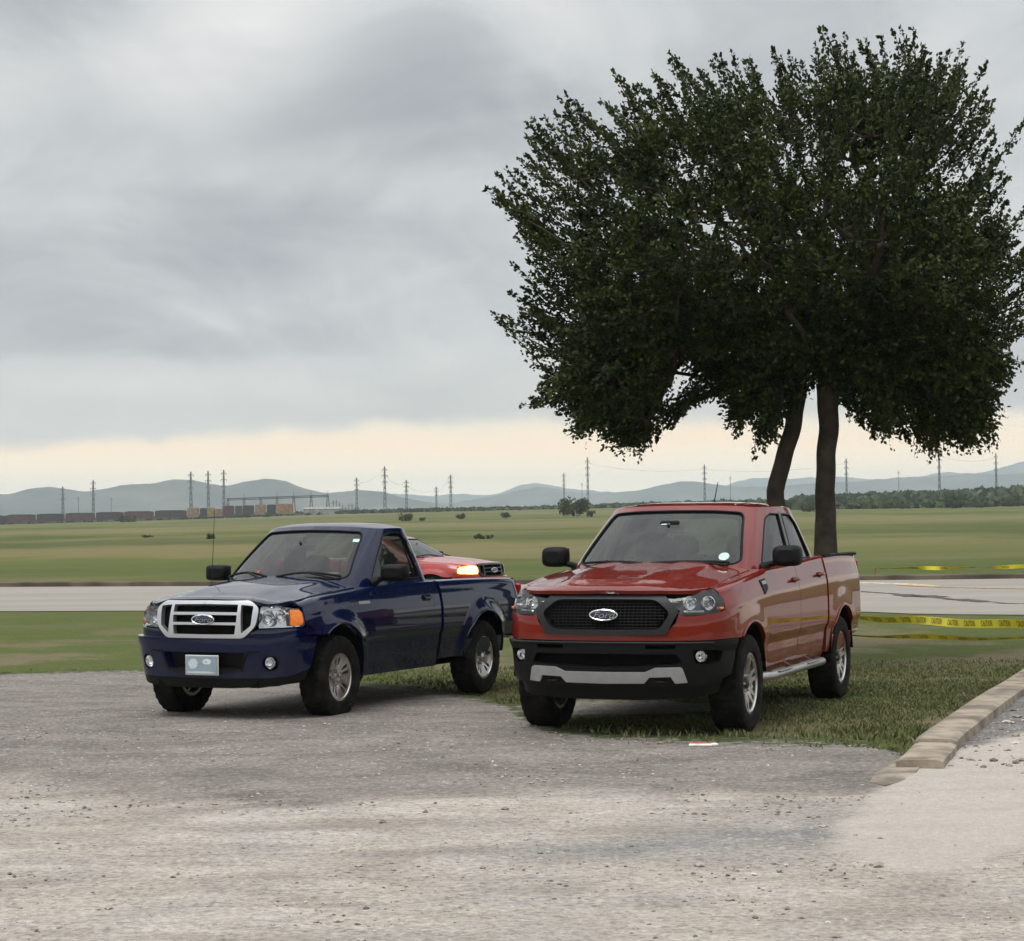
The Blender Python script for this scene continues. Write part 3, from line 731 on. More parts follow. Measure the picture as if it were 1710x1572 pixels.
nearL = [(-80, 62)] + [ground_at(*p) for p in [(-300, 1023), (0, 1022), (230, 1021), (860, 1023), (1430, 1022), (1540, 1027), (1710, 1028), (2100, 1034)]] + [(60, 33.5)]
farL = [(-80, 78)] + [ground_at(*p) for p in [(-300, 985), (0, 981), (230, 980), (860, 977), (1430, 970), (1540, 969), (1710, 967), (2100, 962)]] + [(60, 55)]
nearL[0] = (-70, nearL[1][1] + 1); farL[0] = (-90, farL[1][1] + 3)
o = strip_mesh('road', nearL, farL, MATS['road'], .012, 140, 10); tag(o, kind='structure')
_, t, b = mat_tree('verge_dirt', .95, .1)
pos = t.n('ShaderNodeNewGeometry').outputs['Position']; a1 = t.noise(pos, 1.5, 5.0, .7); t.put(b.inputs['Base Color'], t.mix(t.mr(a1, .35, .7), (.10, .082, .055), (.19, .155, .11))); bump(t, b, a1, .8, .05)
farL2 = [(x, y + 3.0) for x, y in farL]
o = strip_mesh('road_shoulder', farL, farL2, MATS['verge_dirt'], .008, 140, 4); tag(o, kind='structure')
# far kerb: low dark-coloured concrete edge with grass behind
principled('concrete', (.33, .29, .24), .9, build=vary(3.0, .22, 6.0, bump=.5, bscale=25))
principled('concrete_old', (.27, .225, .175), .92, build=vary(3.5, .45, 8.0, bump=.7, bscale=30))
def curb(name, P, w_, h_, mat, z0=0.0, jit=0.0):
    P = np.array(P, float); m = MB(); T = np.gradient(P, axis=0); T /= np.linalg.norm(T, axis=1, keepdims=True); Nn = np.stack([T[:, 1], -T[:, 0]], 1)
    prof = [(0, -.1), (0, h_ * .82), (w_ * .12, h_), (w_ * .85, h_), (w_, h_ * .85), (w_ * 1.05, -.1)]
    vs = []
    for i, (p, n) in enumerate(zip(P, Nn)):
        z = ez(*p) + z0
        for k, (a, q) in enumerate(prof):
            jj = .032 * (float(nz(np.array([p[0] * 1.0 + k * .7]), np.array([p[1]]), 1.6)[0]) - .5) if q > 0 else 0
            vs.append((p[0] + n[0] * (a + jj), p[1] + n[1] * (a + jj), z + q + jj * .6))
    k = len(prof); m.add(vs, [(i * k + j, i * k + j + 1, (i + 1) * k + j + 1, (i + 1) * k + j) for i in range(len(P) - 1) for j in range(k - 1)] + [tuple(range(k)), tuple((len(P) - 1) * k + j for j in range(k))[::-1]])
    return m
fk = curb('k', [(x, y - .05) for x, y in zip(np.interp(np.linspace(0, 1, 120), np.linspace(0, 1, len(farL)), [p[0] for p in farL]), np.interp(np.linspace(0, 1, 120), np.linspace(0, 1, len(farL)), [p[1] for p in farL]))][::-1], .2, .14, None)
principled('earthy_kerb', (.12, .095, .070), .95, build=vary(1.0, .4, 5.0))
o = fk.build('far_kerb', MATS['earthy_kerb'], None, smooth=False); tag(o, 'long low concrete kerb along the far side of the road', 'kerb')
# seams filled with tar, and the faded edge line
principled('tar', (.045, .038, .032), .7, build=vary(8, .3)); principled('line_paint', (.42, .23, .07), .8, build=vary(6, .4)); principled('line_cream', (.52, .46, .30), .8, build=vary(6, .3))
def ground_line(name, pts, w0, mat, z, n=40, wob=.06):
    G_ = np.array([ground_at(*p) for p in pts]); d = np.r_[0, np.cumsum(np.linalg.norm(np.diff(G_, axis=0), axis=1))]; q = np.linspace(0, d[-1], n)
    P = np.stack([np.interp(q, d, G_[:, 0]), np.interp(q, d, G_[:, 1])], 1); T = np.gradient(P, axis=0); T /= np.linalg.norm(T, axis=1, keepdims=True); Nn = np.stack([-T[:, 1], T[:, 0]], 1)
    P = P + Nn * (wob * rng.standard_normal((n, 1))); ww = w0 * (.6 + .8 * rng.random((n, 1))); A, B = P - Nn * ww / 2, P + Nn * ww / 2
    V = np.empty((n * 2, 3)); V[0::2, :2] = A; V[1::2, :2] = B; V[:, 2] = elev(V[:, 0], V[:, 1]) + z
    return mesh_np(name, V, [(2 * i, 2 * i + 2, 2 * i + 3, 2 * i + 1) for i in range(n - 1)], mat)
for pts, wd in (([(1435, 989), (1475, 992), (1502, 993)], .16), ([(1503, 994), (1530, 998)], .42), ([(1541, 996), (1562, 999)], .55), ([(1562, 999), (1590, 1003)], .16), ([(1601, 1002), (1625, 1005), (1648, 1007)], .42), ([(1662, 1008), (1676, 1009), (1712, 1010), (1790, 1014)], .16)):
    o = ground_line('road_seam', pts, wd, MATS['tar'], .020, 24, .03); tag(o, kind='structure')
o = ground_line('edge_line', [(1505, 978), (1570, 982), (1620, 983), (1712, 985), (1850, 986)], .30, MATS['line_paint'], .020, 40, .02); tag(o, kind='structure')
o = ground_line('edge_line', [(1432, 974), (1500, 976), (1556, 980)], .5, MATS['line_cream'], .016, 30, .02); tag(o, kind='structure')

# concrete kerb running away on the right, in cast lengths with open joints
kr = empty('kerb', (KERB[0][0], KERB[0][1], 0)); tag(kr, 'weathered tan concrete kerb between the grass and the gravel drive on the right', 'kerb')
KP = np.array(KERB); d = np.r_[0, np.cumsum(np.linalg.norm(np.diff(KP, axis=0), axis=1))]
q0 = 0.0; lens = [1.1, 2.0, 2.4, 2.4, 2.4, 2.4, 2.4, 2.4, 2.4, 2.4]
for Ln in lens:
    q1 = min(q0 + Ln, d[-1])
    if q1 - q0 < .3: break
    q = np.linspace(q0 + .003, q1 - .003, max(5, int((q1 - q0) / .12))); P = np.stack([np.interp(q, d, KP[:, 0]), np.interp(q, d, KP[:, 1])], 1)
    m = curb('kerb_stone', P, .30 if q0 > .5 else .30, .095 if q0 > .7 else .07, None, .02, .0); m.v = [(x - KERB[0][0], y - KERB[0][1], z) for x, y, z in m.v]
    m.build('kerb_stone', MATS['concrete_old'], kr, smooth=False); q0 = q1
kb = MB()
a_ = np.array([ground_at(*p) for p in [(1452, 1318), (1462, 1302), (1490, 1288), (1522, 1284), (1540, 1287), (1530, 1300), (1508, 1316), (1478, 1324)]])
cx_, cy_ = a_.mean(0); kb.add([(x - cx_, y - cy_, .040 + .014 * random.random()) for x, y in a_] + [(x - cx_ + (x - cx_) * .06, y - cy_ + (y - cy_) * .06, -.02) for x, y in a_], [tuple(range(8))] + [(i, i + 8, (i + 1) % 8 + 8, (i + 1) % 8) for i in range(8)])
o = kb.build('concrete_slab', MATS['concrete_old']); o.location = (cx_, cy_, .0); tag(o, 'broken flat piece of tan concrete lying off the end of the kerb', 'concrete slab')

# loose stones on the lot
def stones(n, xr, yr, s0, s1, keep, name, mat):
    x = rng.uniform(*xr, n * 3); y = rng.uniform(*yr, n * 3); k = keep(x, y); x, y = x[k][:n], y[k][:n]; n = len(x)
    base = np.array([(1, 0, 0), (-1, 0, 0), (0, 1, 0), (0, -1, 0), (0, 0, 1), (0, 0, -1), (.7, .6, .45), (-.6, .7, .5), (-.6, -.7, .4), (.65, -.65, .5)]) * 1.0
    ico_f = [(0, 6, 4), (6, 2, 4), (2, 7, 4), (7, 1, 4), (1, 8, 4), (8, 3, 4), (3, 9, 4), (9, 0, 4), (0, 2, 6), (2, 1, 7), (1, 3, 8), (3, 0, 9), (0, 5, 2), (2, 5, 1), (1, 5, 3), (3, 5, 0)]
    s = s0 * (s1 / s0) ** (rng.random(n) ** 2.2); V = base[None] * (1 + .35 * (rng.random((n, 10, 3)) - .5)); a = rng.random(n) * 6.28
    V = V * np.stack([s, s * rng.uniform(.6, 1, n), s * rng.uniform(.35, .7, n)], -1)[:, None]; ca, sa = np.cos(a)[:, None], np.sin(a)[:, None]
    X_, Y_ = V[..., 0] * ca - V[..., 1] * sa + x[:, None], V[..., 0] * sa + V[..., 1] * ca + y[:, None]; Z_ = V[..., 2] + (elev(x, y) + .035 + s * .15)[:, None]
    F_ = (np.array(ico_f)[None] + (np.arange(n) * 10)[:, None, None]).reshape(-1, 3)
    o = mesh_np(name, np.stack([X_, Y_, Z_], -1).reshape(-1, 3), F_, mat); tag(o, kind='stuff'); return o
_, t, b = mat_tree('stone', .9, .2); isl = t.n('ShaderNodeNewGeometry').outputs['Random Per Island']
t.put(b.inputs['Base Color'], t.ramp(isl, [(0, (.12, .105, .09)), (.3, (.25, .22, .19)), (.6, (.38, .34, .295)), (.9, (.48, .43, .38)), (1, (.62, .57, .51))]))
def on_lot(x, y):
    e = np.interp(x, lx, ly); k_ = np.interp(y, ky, kx); pd = poly_dist(x, y, drive)
    return (((y < e - .1) & (x < k_)) | (y < ky[0] - .3) | (x > k_ + .35)) & ((pd < 0) | (rng.random(len(x)) < .12))
stones(16000, (-5, 5.5), (7.0, 19), .0035, .017, on_lot, 'gravel_stones', MATS['stone'])
stones(900, (2.6, 6.5), (13.3, 22), .010, .045, lambda x, y: x > np.interp(y, ky, kx) + .35, 'kerbside_stones', MATS['stone'])
stones(260, (-4.0, 4.5), (7.2, 12.5), .010, .030, on_lot, 'scattered_stones', MATS['stone'])

# grass blades round the lot edge and under the cars
_, t, b = mat_tree('blade', .7, .2); isl = t.n('ShaderNodeNewGeometry').outputs['Random Per Island']
t.put(b.inputs['Base Color'], t.ramp(isl, [(0, (.085, .110, .036)), (.45, (.115, .135, .048)), (.75, (.16, .16, .075)), (1, (.25, .21, .13))]))
def blades(n, xr, yr, h0, h1, keep, name, width=.004):
    x = rng.uniform(*xr, n * 3); y = rng.uniform(*yr, n * 3); k = keep(x, y); x, y = x[k][:n], y[k][:n]; n = len(x)
    h = rng.uniform(h0, h1, n); a = rng.random(n) * 6.28; l = rng.uniform(.2, 1.0, n) * h * .9; w_ = width * (1 + rng.random(n)) * (1 + y / 30)
    b_ = rng.random(n) * 6.28; bx, by = np.cos(b_) * w_, np.sin(b_) * w_; z = elev(x, y) + .01
    V = np.stack([np.stack([x - bx, y - by, z], -1), np.stack([x + bx, y + by, z], -1), np.stack([x + np.cos(a) * l * .35 + bx * .6, y + np.sin(a) * l * .35 + by * .6, z + h * .6], -1), np.stack([x + np.cos(a) * l, y + np.sin(a) * l, z + h], -1)], 1)
    o_ = (np.arange(n) * 4)[:, None]; F_ = np.concatenate([o_ + [0, 1, 2], o_ + [0, 2, 3]], 0)
    o = mesh_np(name, V.reshape(-1, 3), F_, MATS['blade']); tag(o, kind='stuff'); return o
def on_grass(x, y):
    e = lot_edge(x, y) + .16 * rng.standard_normal(len(x)); k_ = np.interp(y, ky, kx); bare = nz(x + 3, y, 6.0) + .12 * sm(18.5, 15, y) > .56
    return (y > e - .12) & (x < k_ - .02) & ~(bare & (rng.random(len(x)) < .75) & (y < 22))
blades(190000, (-9, 7), (13.5, 25), .012, .036, lambda x, y: on_grass(x, y) & (rng.random(len(x)) < np.clip((y - lot_edge(x, y)) / 1.9 + .06, .02, 1) * np.clip((25 - y) / 5.5, 0, 1) * sm(.55, 1.05, hollow(x, y)) * (.35 + .65 * sm(.35, .6, nz(x * 1.0, y + 70, 2.6)))), 'grass_blades', .0028)
blades(5000, (-.2, 3.3), (14.4, 16.6), .03, .07, lambda x, y: on_grass(x, y) & (nz(x, y, 1.5) > .55), 'grass_tufts', .004)

# litter
x_, y_ = ground_at(1173, 1248, .03); m = MB(); m.box((0, 0, 0), (.20, .05, .022), Matrix.Rotation(R(-6), 3, 'Z'), .008); m.box((.085, -.004, .004), (.05, .06, .018), Matrix.Rotation(R(14), 3, 'Z'), .005)
principled('paper', (.75, .73, .68), .7, build=vary(30, .15)); principled('paper_red', (.5, .06, .03), .6, build=vary(30, .15))
lt = m.build('wrapper', MATS['paper']); lt.location = (x_, y_, .045); tag(lt, 'crumpled white wrapper with a red edge lying on the gravel before the red pickup', 'litter')
m = MB(); m.box((-.01, .012, .012), (.15, .02, .012), Matrix.Rotation(R(-6), 3, 'Z'), .003); m.build('printed_edge', MATS['paper_red'], lt)

# ------------------------------------------------------------------ hills
def ridge(name, D, pts, mat, depth, seed, rough=1.0, base_px=900, bumpy=.22):
    px = np.array([p[0] for p in pts], float); py = np.array([p[1] for p in pts], float)
    n = 420; X_ = np.linspace(px[0], px[-1], n); Y_ = np.interp(X_, px, py)
    ker = np.hanning(13); ker /= ker.sum(); Y_ = np.convolve(np.pad(Y_, 6, mode='edge'), ker, 'valid')
    Y_ = Y_ + rough * (nz(X_ / 3 + seed * 31, X_ * 0 + seed, 40) - .5) * 9
    tops = np.array([at_dist(a, b_, D) for a, b_ in zip(X_, Y_)]); rows = []
    prof = [(-1.0, -.05), (-.7, .16), (-.45, .42), (-.25, .70), (-.1, .92), (0, 1.0), (.15, .90), (.4, .6), (.8, .15), (1.1, -.05)]
    for k, (f, h) in enumerate(prof):
        w_ = 1 if h in (1.0,) else 0
        dy = f * depth + depth * .25 * (nz(tops[:, 0] / 1.0 + seed * 77, np.full(n, k * 40.0), D * .25) - .5)
        hh = h + (0 if h in (1.0, -.05) else .34 * (nz(tops[:, 0], np.full(n, k * 91.0 + seed), D * .10) - .5))
        sc = (D + dy) / D * (1.0 if f <= 0 else 1.0); rows.append(np.stack([tops[:, 0] * (D + dy) / D, D + dy, np.minimum(tops[:, 2] * hh, (tops[:, 2] - CAM_H) * sc + CAM_H if f < 0 else 1e9) - (0 if h > 0 else 30)], -1))
    V = np.concatenate(rows); I_ = np.arange(len(prof) * n).reshape(len(prof), n)
    o = mesh_np(name, V, np.stack([I_[:-1, :-1], I_[:-1, 1:], I_[1:, 1:], I_[1:, :-1]], -1).reshape(-1, 4), mat, smooth=True); tag(o, kind='structure'); return o
_, t, b = mat_tree('hill', 1.0, 0.0); pos = t.n('ShaderNodeNewGeometry').outputs['Position']
c = t.mix(t.mr(t.noise(scaled(t, pos, (.004, .002, .02)), 1.0, 6.0, .65), .38, .64), (.030, .040, .028), (.12, .115, .085)); c = t.mix(t.mr(t.noise(scaled(t, pos, (.03, .03, .05)), 1.0, 4.0, .6), .5, .7, 0, .5), c, (.025, .035, .02)); t.put(b.inputs['Base Color'], c)
ridge('far_hills', 9500, [(-900, 850), (-200, 835), (100, 830), (480, 830), (520, 827), (580, 835), (640, 826), (690, 823), (720, 831), (760, 824), (830, 828), (860, 812), (905, 804), (925, 812), (1000, 822), (1180, 822), (1230, 805), (1260, 796), (1290, 797), (1330, 800), (1380, 796), (1425, 794), (1450, 803), (1530, 798), (1565, 788), (1580, 786), (1595, 793), (1640, 790), (1690, 775), (1760, 765), (1900, 760), (2400, 780)], MATS['hill'], 900, 1, .7)
ridge('mid_hills', 6800, [(-1200, 860), (300, 850), (560, 845), (700, 836), (760, 842), (850, 822), (905, 812), (960, 822), (1000, 826), (1060, 820), (1120, 806), (1170, 803), (1220, 812), (1260, 815), (1330, 808), (1400, 806), (1480, 800), (1560, 794), (1640, 792), (1720, 791), (1900, 786), (2400, 790)], MATS['hill'], 700, 2, .8)
ridge('near_hills', 5200, [(-900, 845), (-300, 835), (0, 827), (25, 822), (55, 814), (85, 813), (105, 819), (130, 817), (155, 822), (180, 815), (210, 810), (250, 808), (280, 800), (300, 799), (330, 804), (370, 813), (400, 807), (412, 802), (440, 801), (476, 801), (500, 811), (525, 822), (560, 826), (585, 821), (605, 815), (640, 819), (665, 832), (700, 838), (760, 842), (850, 846), (1000, 846), (1400, 842), (1800, 836), (2400, 836)], MATS['hill'], 500, 3, .9)

# ------------------------------------------------------------------ haze
hz_m = bpy.data.materials.new('haze'); hz_m.use_nodes = True; t = NT(hz_m.node_tree); vo = t.n('ShaderNodeVolumePrincipled'); oo = t.n('ShaderNodeOutputMaterial'); hz_m.node_tree.links.new(vo.outputs[0], oo.inputs['Volume'])
vo.inputs['Color'].default_value = (.80, .90, 1.0, 1); vo.inputs['Density'].default_value = 0.000135; vo.inputs['Anisotropy'].default_value = 0.0
m = MB(); m.box((0, 3900, 92), (26000, 13600, 224)); hzo = m.build('haze', hz_m); tag(hzo, kind='stuff')
GH = 0.5
def arc(cy, cz, r, a0, a1, n=26):
    return [(cy + r * math.cos(t), cz + r * math.sin(t)) for t in np.linspace(R(a0), R(a1), n)]
def closed_tube(name, P, r, mat, parent):
    m = MB(); P = [tuple(p) for p in P]; P = P + [P[0], P[1]]; m.tube(P, r, 5, cap=False); return m.build(name, mat, parent, smooth=True)
def ring_line(fm, poly, off, h=.05):
    D = densify(poly, h); P, N = fm(D[:, 0], D[:, 1], off); return P

def build_pickup(root, c):
    M = MATS; paint = M[c['paint']]
    sh = Shell(c['path'], c['side'], c['front'], c['top'], c['z0'], c['zref'], c['rad'], bulges=c['bulges'])
    shd = Shell(c['path'], [(z, v + c['door_in']) for z, v in c['side']], c['front'], c['top'], c['z0'], c['zref'], c['rad_door'], bulges=[])
    wb, zc, ra = c['wb'], c['zc'], c['ra']
    yd0, yd1, yb0 = c['y_fender_end'], c['y_cab_end'], c['y_bed']
    sill = c['sill']
    # --- fenders
    vt = sh.vtop(c['roll'])
    for sg in (-1, 1):
        a0 = math.degrees(math.asin((c['z_split'] - zc) / ra)); a1 = 180 - math.degrees(math.asin((sill - zc) / ra)) if sill > zc else 180 + math.degrees(math.asin((zc - sill) / ra))
        pts = [sh.Sd(y, z, sg) for y, z in arc(0, zc, ra, a0, a1)]
        pts += [sh.Sd(yd0, sill, sg)]
        u1 = sg * sh.UY(yd0); pts += [(u1, vt)]
        u0 = sg * sh.UY(c['fender_front'][0][0]); pts += [(u0, vt)]
        pts += [sh.Sd(y, z, sg) for y, z in c['fender_front']]
        f = panel('fender', pts, sh.fmap, paint, root, h=.035, lip=.025)
        # inner arch liner
        m = MB(); A = arc(0, zc, ra - .004, c['well0'], 180 - c['well0'], 24); n = len(A)
        xo = float(np.interp(sh.UY(0), sh.s, sh.P[:, 0])) - .015
        vs = [(sg * xo, y, z) for y, z in A] + [(sg * (xo - .34), y, z) for y, z in A]
        m.add(vs, [(i, i + 1, i + 1 + n, i + n) for i in range(n - 1)] + [tuple(range(n, 2 * n))]); m.build('wheel_well', M['under'], f)
        lipP = ring_line(sh.fmap, [sh.Sd(y, z, sg) for y, z in arc(0, zc, ra + .004, a0, a1, 30)], .004, 10)[:30]
        m = MB(); m.tube([tuple(p) for p in lipP], .009, 6); m.build('arch_lip', paint, f, smooth=True)
    # --- doors
    for sg in (-1, 1):
        for k, (ya, yb, zt, cut) in enumerate(c['doors']):
            g = .004; pts = [shd.Sd(ya - g, sill + .01, sg), shd.Sd(ya - g, .8, sg), (sg * shd.UY(ya - g), shd.vtop(.01)), (sg * shd.UY(yb + g), shd.vtop(.01))]
            if cut: pts += [shd.Sd(y, z, sg) for y, z in cut]
            else: pts += [shd.Sd(yb + g, .8, sg), shd.Sd(yb + g, sill + .01, sg)]
            d = panel('door', pts, shd.fmap, paint, root, h=.04, lip=.03)
            hy, hz = c['handles'][k]
            P, N = shd.fmap(*[np.array([q]) for q in shd.Sd(hy, hz, sg)]); p, n = P[0], N[0]
            hm = MB()
            if c['kind'] == 'new':
                hm.tube([p + n * .012 + np.array([0, .085, 0]), p + n * .035 + np.array([0, .06, 0]), p + n * .040, p + n * .035 - np.array([0, .06, 0]), p + n * .012 - np.array([0, .085, 0])], [.012, .013, .014, .013, .012], 8)
                hm.build('handle', paint, d, smooth=True)
                hb = MB(); hb.box(tuple(p + n * .001), (.008, .13, .05), None, .004); hb.build('handle_recess', M['trim_black'], d)
            else:
                hm.box(tuple(p + n * .014), (.022, .125, .036), None, .009); hm.build('handle', M['blue_paint'] if c['paint'] == 'blue_paint' else paint, d)
                hb = MB(); hb.box(tuple(p + n * .002), (.010, .15, .06), None, .004); hb.build('handle_recess', M['trim_black'], d)
                kb = MB(); kb.lathe([(0, .011), (.006, .010), (.007, .001)], 12, 'x', (p[0] + (n[0] * .003), p[1] - .105, p[2])); kb.build('lock', M['chrome'], d)
            # inner trim
            q = [(a, b) for a, b in [shd.Sd(ya - .05, sill + .06, sg), (sg * shd.UY(ya - .05), shd.vtop(.0)), (sg * shd.UY(yb + .05), shd.vtop(.0)), shd.Sd(yb + .05, sill + .3, sg)]]
            panel('door_trim', q, shd.fmap, M['interior'], d, h=.12, off=-.05, lip=0)
        # rocker under the doors
        panel('rocker', [shd.Sd(yd0 + .06, sill - .07, sg), shd.Sd(yd0 + .06, sill + .015, sg), shd.Sd(yd1 - .03, sill + .015, sg), shd.Sd(yd1 - .03, sill - .07, sg)], lambda u, v, off=0: shd.fmap(u, v, -.008), paint, root, h=.05, lip=.05)
        # cab corner behind the door
        if c['cab_corner']:
            panel('cab_corner', [shd.Sd(c['doors'][-1][1], sill, sg), (sg * shd.UY(c['doors'][-1][1]), shd.vtop(.01)), (sg * shd.UY(yd1), shd.vtop(.01)), shd.Sd(yd1, sill, sg)], shd.fmap, paint, root, h=.04, lip=.03)
    # --- bed sides, tailgate
    ytail = sh.P[:, 1].min()
    k_end = int(np.argmax(sh.P[:, 1] < ytail + .015)); u_c = float(sh.s[k_end])         # start of the flat tail
    for sg in (-1, 1):
        a0 = 180 - math.degrees(math.asin(np.clip((sill - zc) / ra, -1, 1))); b0 = math.degrees(math.asin(np.clip((c['bed_low'] - zc) / ra, -1, 1)))
        pts = [(sg * sh.UY(yb0), sh.vtop(.03)), sh.Sd(yb0, sill, sg)] + [sh.Sd(y, z, sg) for y, z in arc(-wb, zc, ra, b0, a0)][::-1]
        pts += [sh.Sd(ytail + .12, c['bed_low'], sg), (sg * (u_c - .01), c['bed_low']), (sg * (u_c - .01), sh.vtop(.03))]
        b = panel('bed_side', pts, sh.fmap, paint, root, h=.04, lip=.03)
        m = MB(); A = arc(-wb, zc, ra - .004, c['well0'], 180 - c['well0'], 24); n = len(A); xo = float(np.interp(sh.UY(-wb), sh.s, sh.P[:, 0])) - .015
        m.add([(sg * xo, y, z) for y, z in A] + [(sg * (xo - .34), y, z) for y, z in A], [(i, i + 1, i + 1 + n, i + n) for i in range(n - 1)] + [tuple(range(n, 2 * n))]); m.build('wheel_well', M['under'], b)
        lipP = ring_line(sh.fmap, [sh.Sd(y, z, sg) for y, z in arc(-wb, zc, ra + .004, b0, a0, 30)], .004, 10)[:30]
        m = MB(); m.tube([tuple(p) for p in lipP], .009, 6); m.build('arch_lip', paint, b, smooth=True)
        # inner wall and black top rail
        zt = float(sh.top(-wb)); zt2 = float(sh.top(ytail + .2)); xin = xo - .10
        m = MB(); m.box((sg * xin, (yb0 + ytail) / 2, zt - .27), (.03, abs(ytail - yb0) - .08, .50)); m.build('bed_inner_wall', M['under'], b)
        if c['kind'] == 'new':
            m = MB(); m.box((sg * (xo - .075), (yb0 + ytail) / 2, zt - .016), (.07, abs(ytail - yb0) - .16, .03), None, .01); m.build('bed_rail_cap', M['black_plastic'], b, smooth=True)
    L = sh.L
    xt = float(np.interp(u_c, sh.s, sh.P[:, 0])) - .01; zt = float(sh.top(ytail + .1))
    tg = MB(); tg.box((0, ytail + .03, (zt + c['bed_low']) / 2 + .03), (xt * 2 - .02, .06, zt - c['bed_low'] - .10), None, .018); tgo = tg.build('tailgate', paint, root)
    th = MB(); th.box((0, ytail - .004, zt - .15), (.22, .02, .07), None, .006); th.build('handle', M['black_plastic'], tgo)
    for sg in (-1, 1):
        m = MB(); m.box((sg * (xt - .03), ytail - .002, zt - .22), (.14, .05, .32), None, .015); m.build('tail_light', M['red_lens'], root)
    fl = MB(); fl.box((0, (yb0 + ytail) / 2, zt - .52), (xt * 2 - .1, abs(ytail - yb0) - .06, .04)); fl.box((0, yb0 - .02, zt - .27), (xt * 2 - .1, .03, .5)); fl.build('bed_floor', M['under'], root)
    rb = MB(); rb.box((0, ytail - .10, c['bed_low'] + .02), (xt * 2, .16, .17), None, .03); rb.build('rear_bumper', M['chrome'], root)
    # --- hood
    ins = c['hood_inset']; yh = c['y_hood_rear']
    us = np.linspace(0, sh.UY(yh), 60); p, n = sh.at(us); wx = np.clip(n[:, 0] ** 2, 0, 1)
    inset = .030 * (1 - wx) + ins * wx; H = p - n * inset[:, None]
    rear = [(x, yh + c['hood_rear_bow'] * (1 - (x / H[-1, 0]) ** 2)) for x in np.linspace(H[-1, 0], -H[-1, 0], 14)][1:-1]
    outl = [tuple(q) for q in H] + rear + [(-q[0], q[1]) for q in H[::-1][:-1]]
    kf = sh.N[:, 1] > .55; FP = sh.P[kf]; FP = np.concatenate([FP, FP * [-1, 1]])
    def hz(x, y):
        e = tab(c['htop'])(y) + ins * sh.slope * .5; z_lip = c['z_lip'](x); xe = np.interp(-y, -H[:, 1], H[:, 0]); q = np.clip(np.abs(x) / np.maximum(xe, .2), 0, 1)
        P = np.stack([x, y], -1); d = np.full(len(P), 9.)
        for s0 in range(0, len(P), 2000): d[s0:s0 + 2000] = np.sqrt(((P[s0:s0 + 2000, None] - FP[None, ::4]) ** 2).sum(-1).min(1))
        k = np.clip(1 - d / c['lip_len'], 0, 1); fl = np.clip(1 - (d - .02) / .30, 0, 1) ** 2
        return e * (1 - fl) + fl * (z_lip + c['lip_drop']) + (c['crown'](y) * (1 - q ** 2.2) + c['hood_extra'](x, y)) * (1 - fl) - c['lip_drop'] * k ** 1.6
    def hmap(x, y, off=0.0):
        e = .004; z = hz(x, y); gx = (hz(x + e, y) - hz(x - e, y)) / (2 * e); gy = (hz(x, y + e) - hz(x, y - e)) / (2 * e)
        N = np.stack([-gx, -gy, np.ones_like(z)], 1); N /= np.linalg.norm(N, axis=1, keepdims=True)
        return np.stack([x, y, z], 1) + N * off, N
    panel('hood', outl, hmap, paint, root, h=.03, off=.004, lip=.03)
    # --- greenhouse
    G = Green(c['gl'], c['gzl'], c['gu'], c['gzu'], c['belly'])
    gm = lambda u, w_, off=0.0: (lambda q: q)(G.fmap(u, np.asarray(w_) / GH, off))
    def g(kind, val, z, sg=1):
        u, f = G.solve(kind, val if kind != 'y' else val, z); return ((sg * u) if kind == 'y' else u, f * GH)
    holes = []; panes = []
    half = [g('x', x, z) for x, z in c['ws']]
    ws = rounded(half + [(-u, v) for u, v in half[::-1]], .06, 4); holes.append(ws); panes.append(('windshield', ws, 'glass'))
    rw = [(G.L, 0)]
    us_, vs_ = zip(*[g('r', x, z) for x, z in c['rw']])
    rear_half = list(zip(us_, vs_))
    for sg in (-1, 1):
        for poly in c['sw']:
            q = rounded([g('y', y, z, sg) for y, z in poly], .035, 4); holes.append(q); panes.append(('side_window', q, c['side_glass']))
    # rear window: half openings at both ends of the wrap, joined by one pane
    rh = [(G.L + .001, rear_half[0][1])] + rear_half[1:-1] + [(G.L + .001, rear_half[-1][1])]
    outline = []
    base = [(-G.L, -.03), (G.L, -.03)]
    top_ = 1.0 * GH
    R_side = [(G.L, rear_half[0][1])] + [q for q in rear_half[1:-1]] + [(G.L, rear_half[-1][1])]
    outline = [(-G.L, -.03), (G.L, -.03)] + R_side + [(G.L, top_), (-G.L, top_)] + [(-u, v) for u, v in R_side[::-1]]
    cf = panel('cab_frame', outline, gm, paint, root, holes, h=.035, lip=.035)
    for nm, q, mt in panes:
        w_ = panel(nm, q, gm, M[mt], root, h=.05, off=-.010, lip=0)
        closed_tube('seal', ring_line(gm, q, -.002), .009 if nm != 'windshield' else .010, M['trim_black'], w_)
        if nm == 'windshield':
            # dark printed border of the windshield
            D = np.array(q); cen = np.array([0, D[:, 1].mean()]); sx = 1 - .045 / D[:, 0].max(); sy = 1 - .05 / (D[:, 1].max() - D[:, 1].min()) * 2
            inner = [tuple((p_ - cen) * [sx, sy] + cen) for p_ in D]
            panel('black_border', q, gm, M['trim_black'], w_, [inner], h=.06, off=-.013, lip=0)
    rp = MB(); rq = [G.pos(np.array([u]), np.array([v / GH]))[0] for u, v in rear_half]
    fullr = [tuple(p_) for p_ in rq] + [(-p_[0], p_[1], p_[2]) for p_ in rq[::-1]]
    rp.add([(x, y + .012, z) for x, y, z in fullr], [tuple(range(len(fullr)))]); rp.build('rear_window', M['tinted_glass'], root)
    for poly in c['pillars']:
        for sg in (-1, 1): panel('door_pillar', [g('y', y, z, sg) for y, z in poly], gm, M['gloss_black'] if c['kind'] == 'new' else paint, root, h=.05, off=.003, lip=.004)
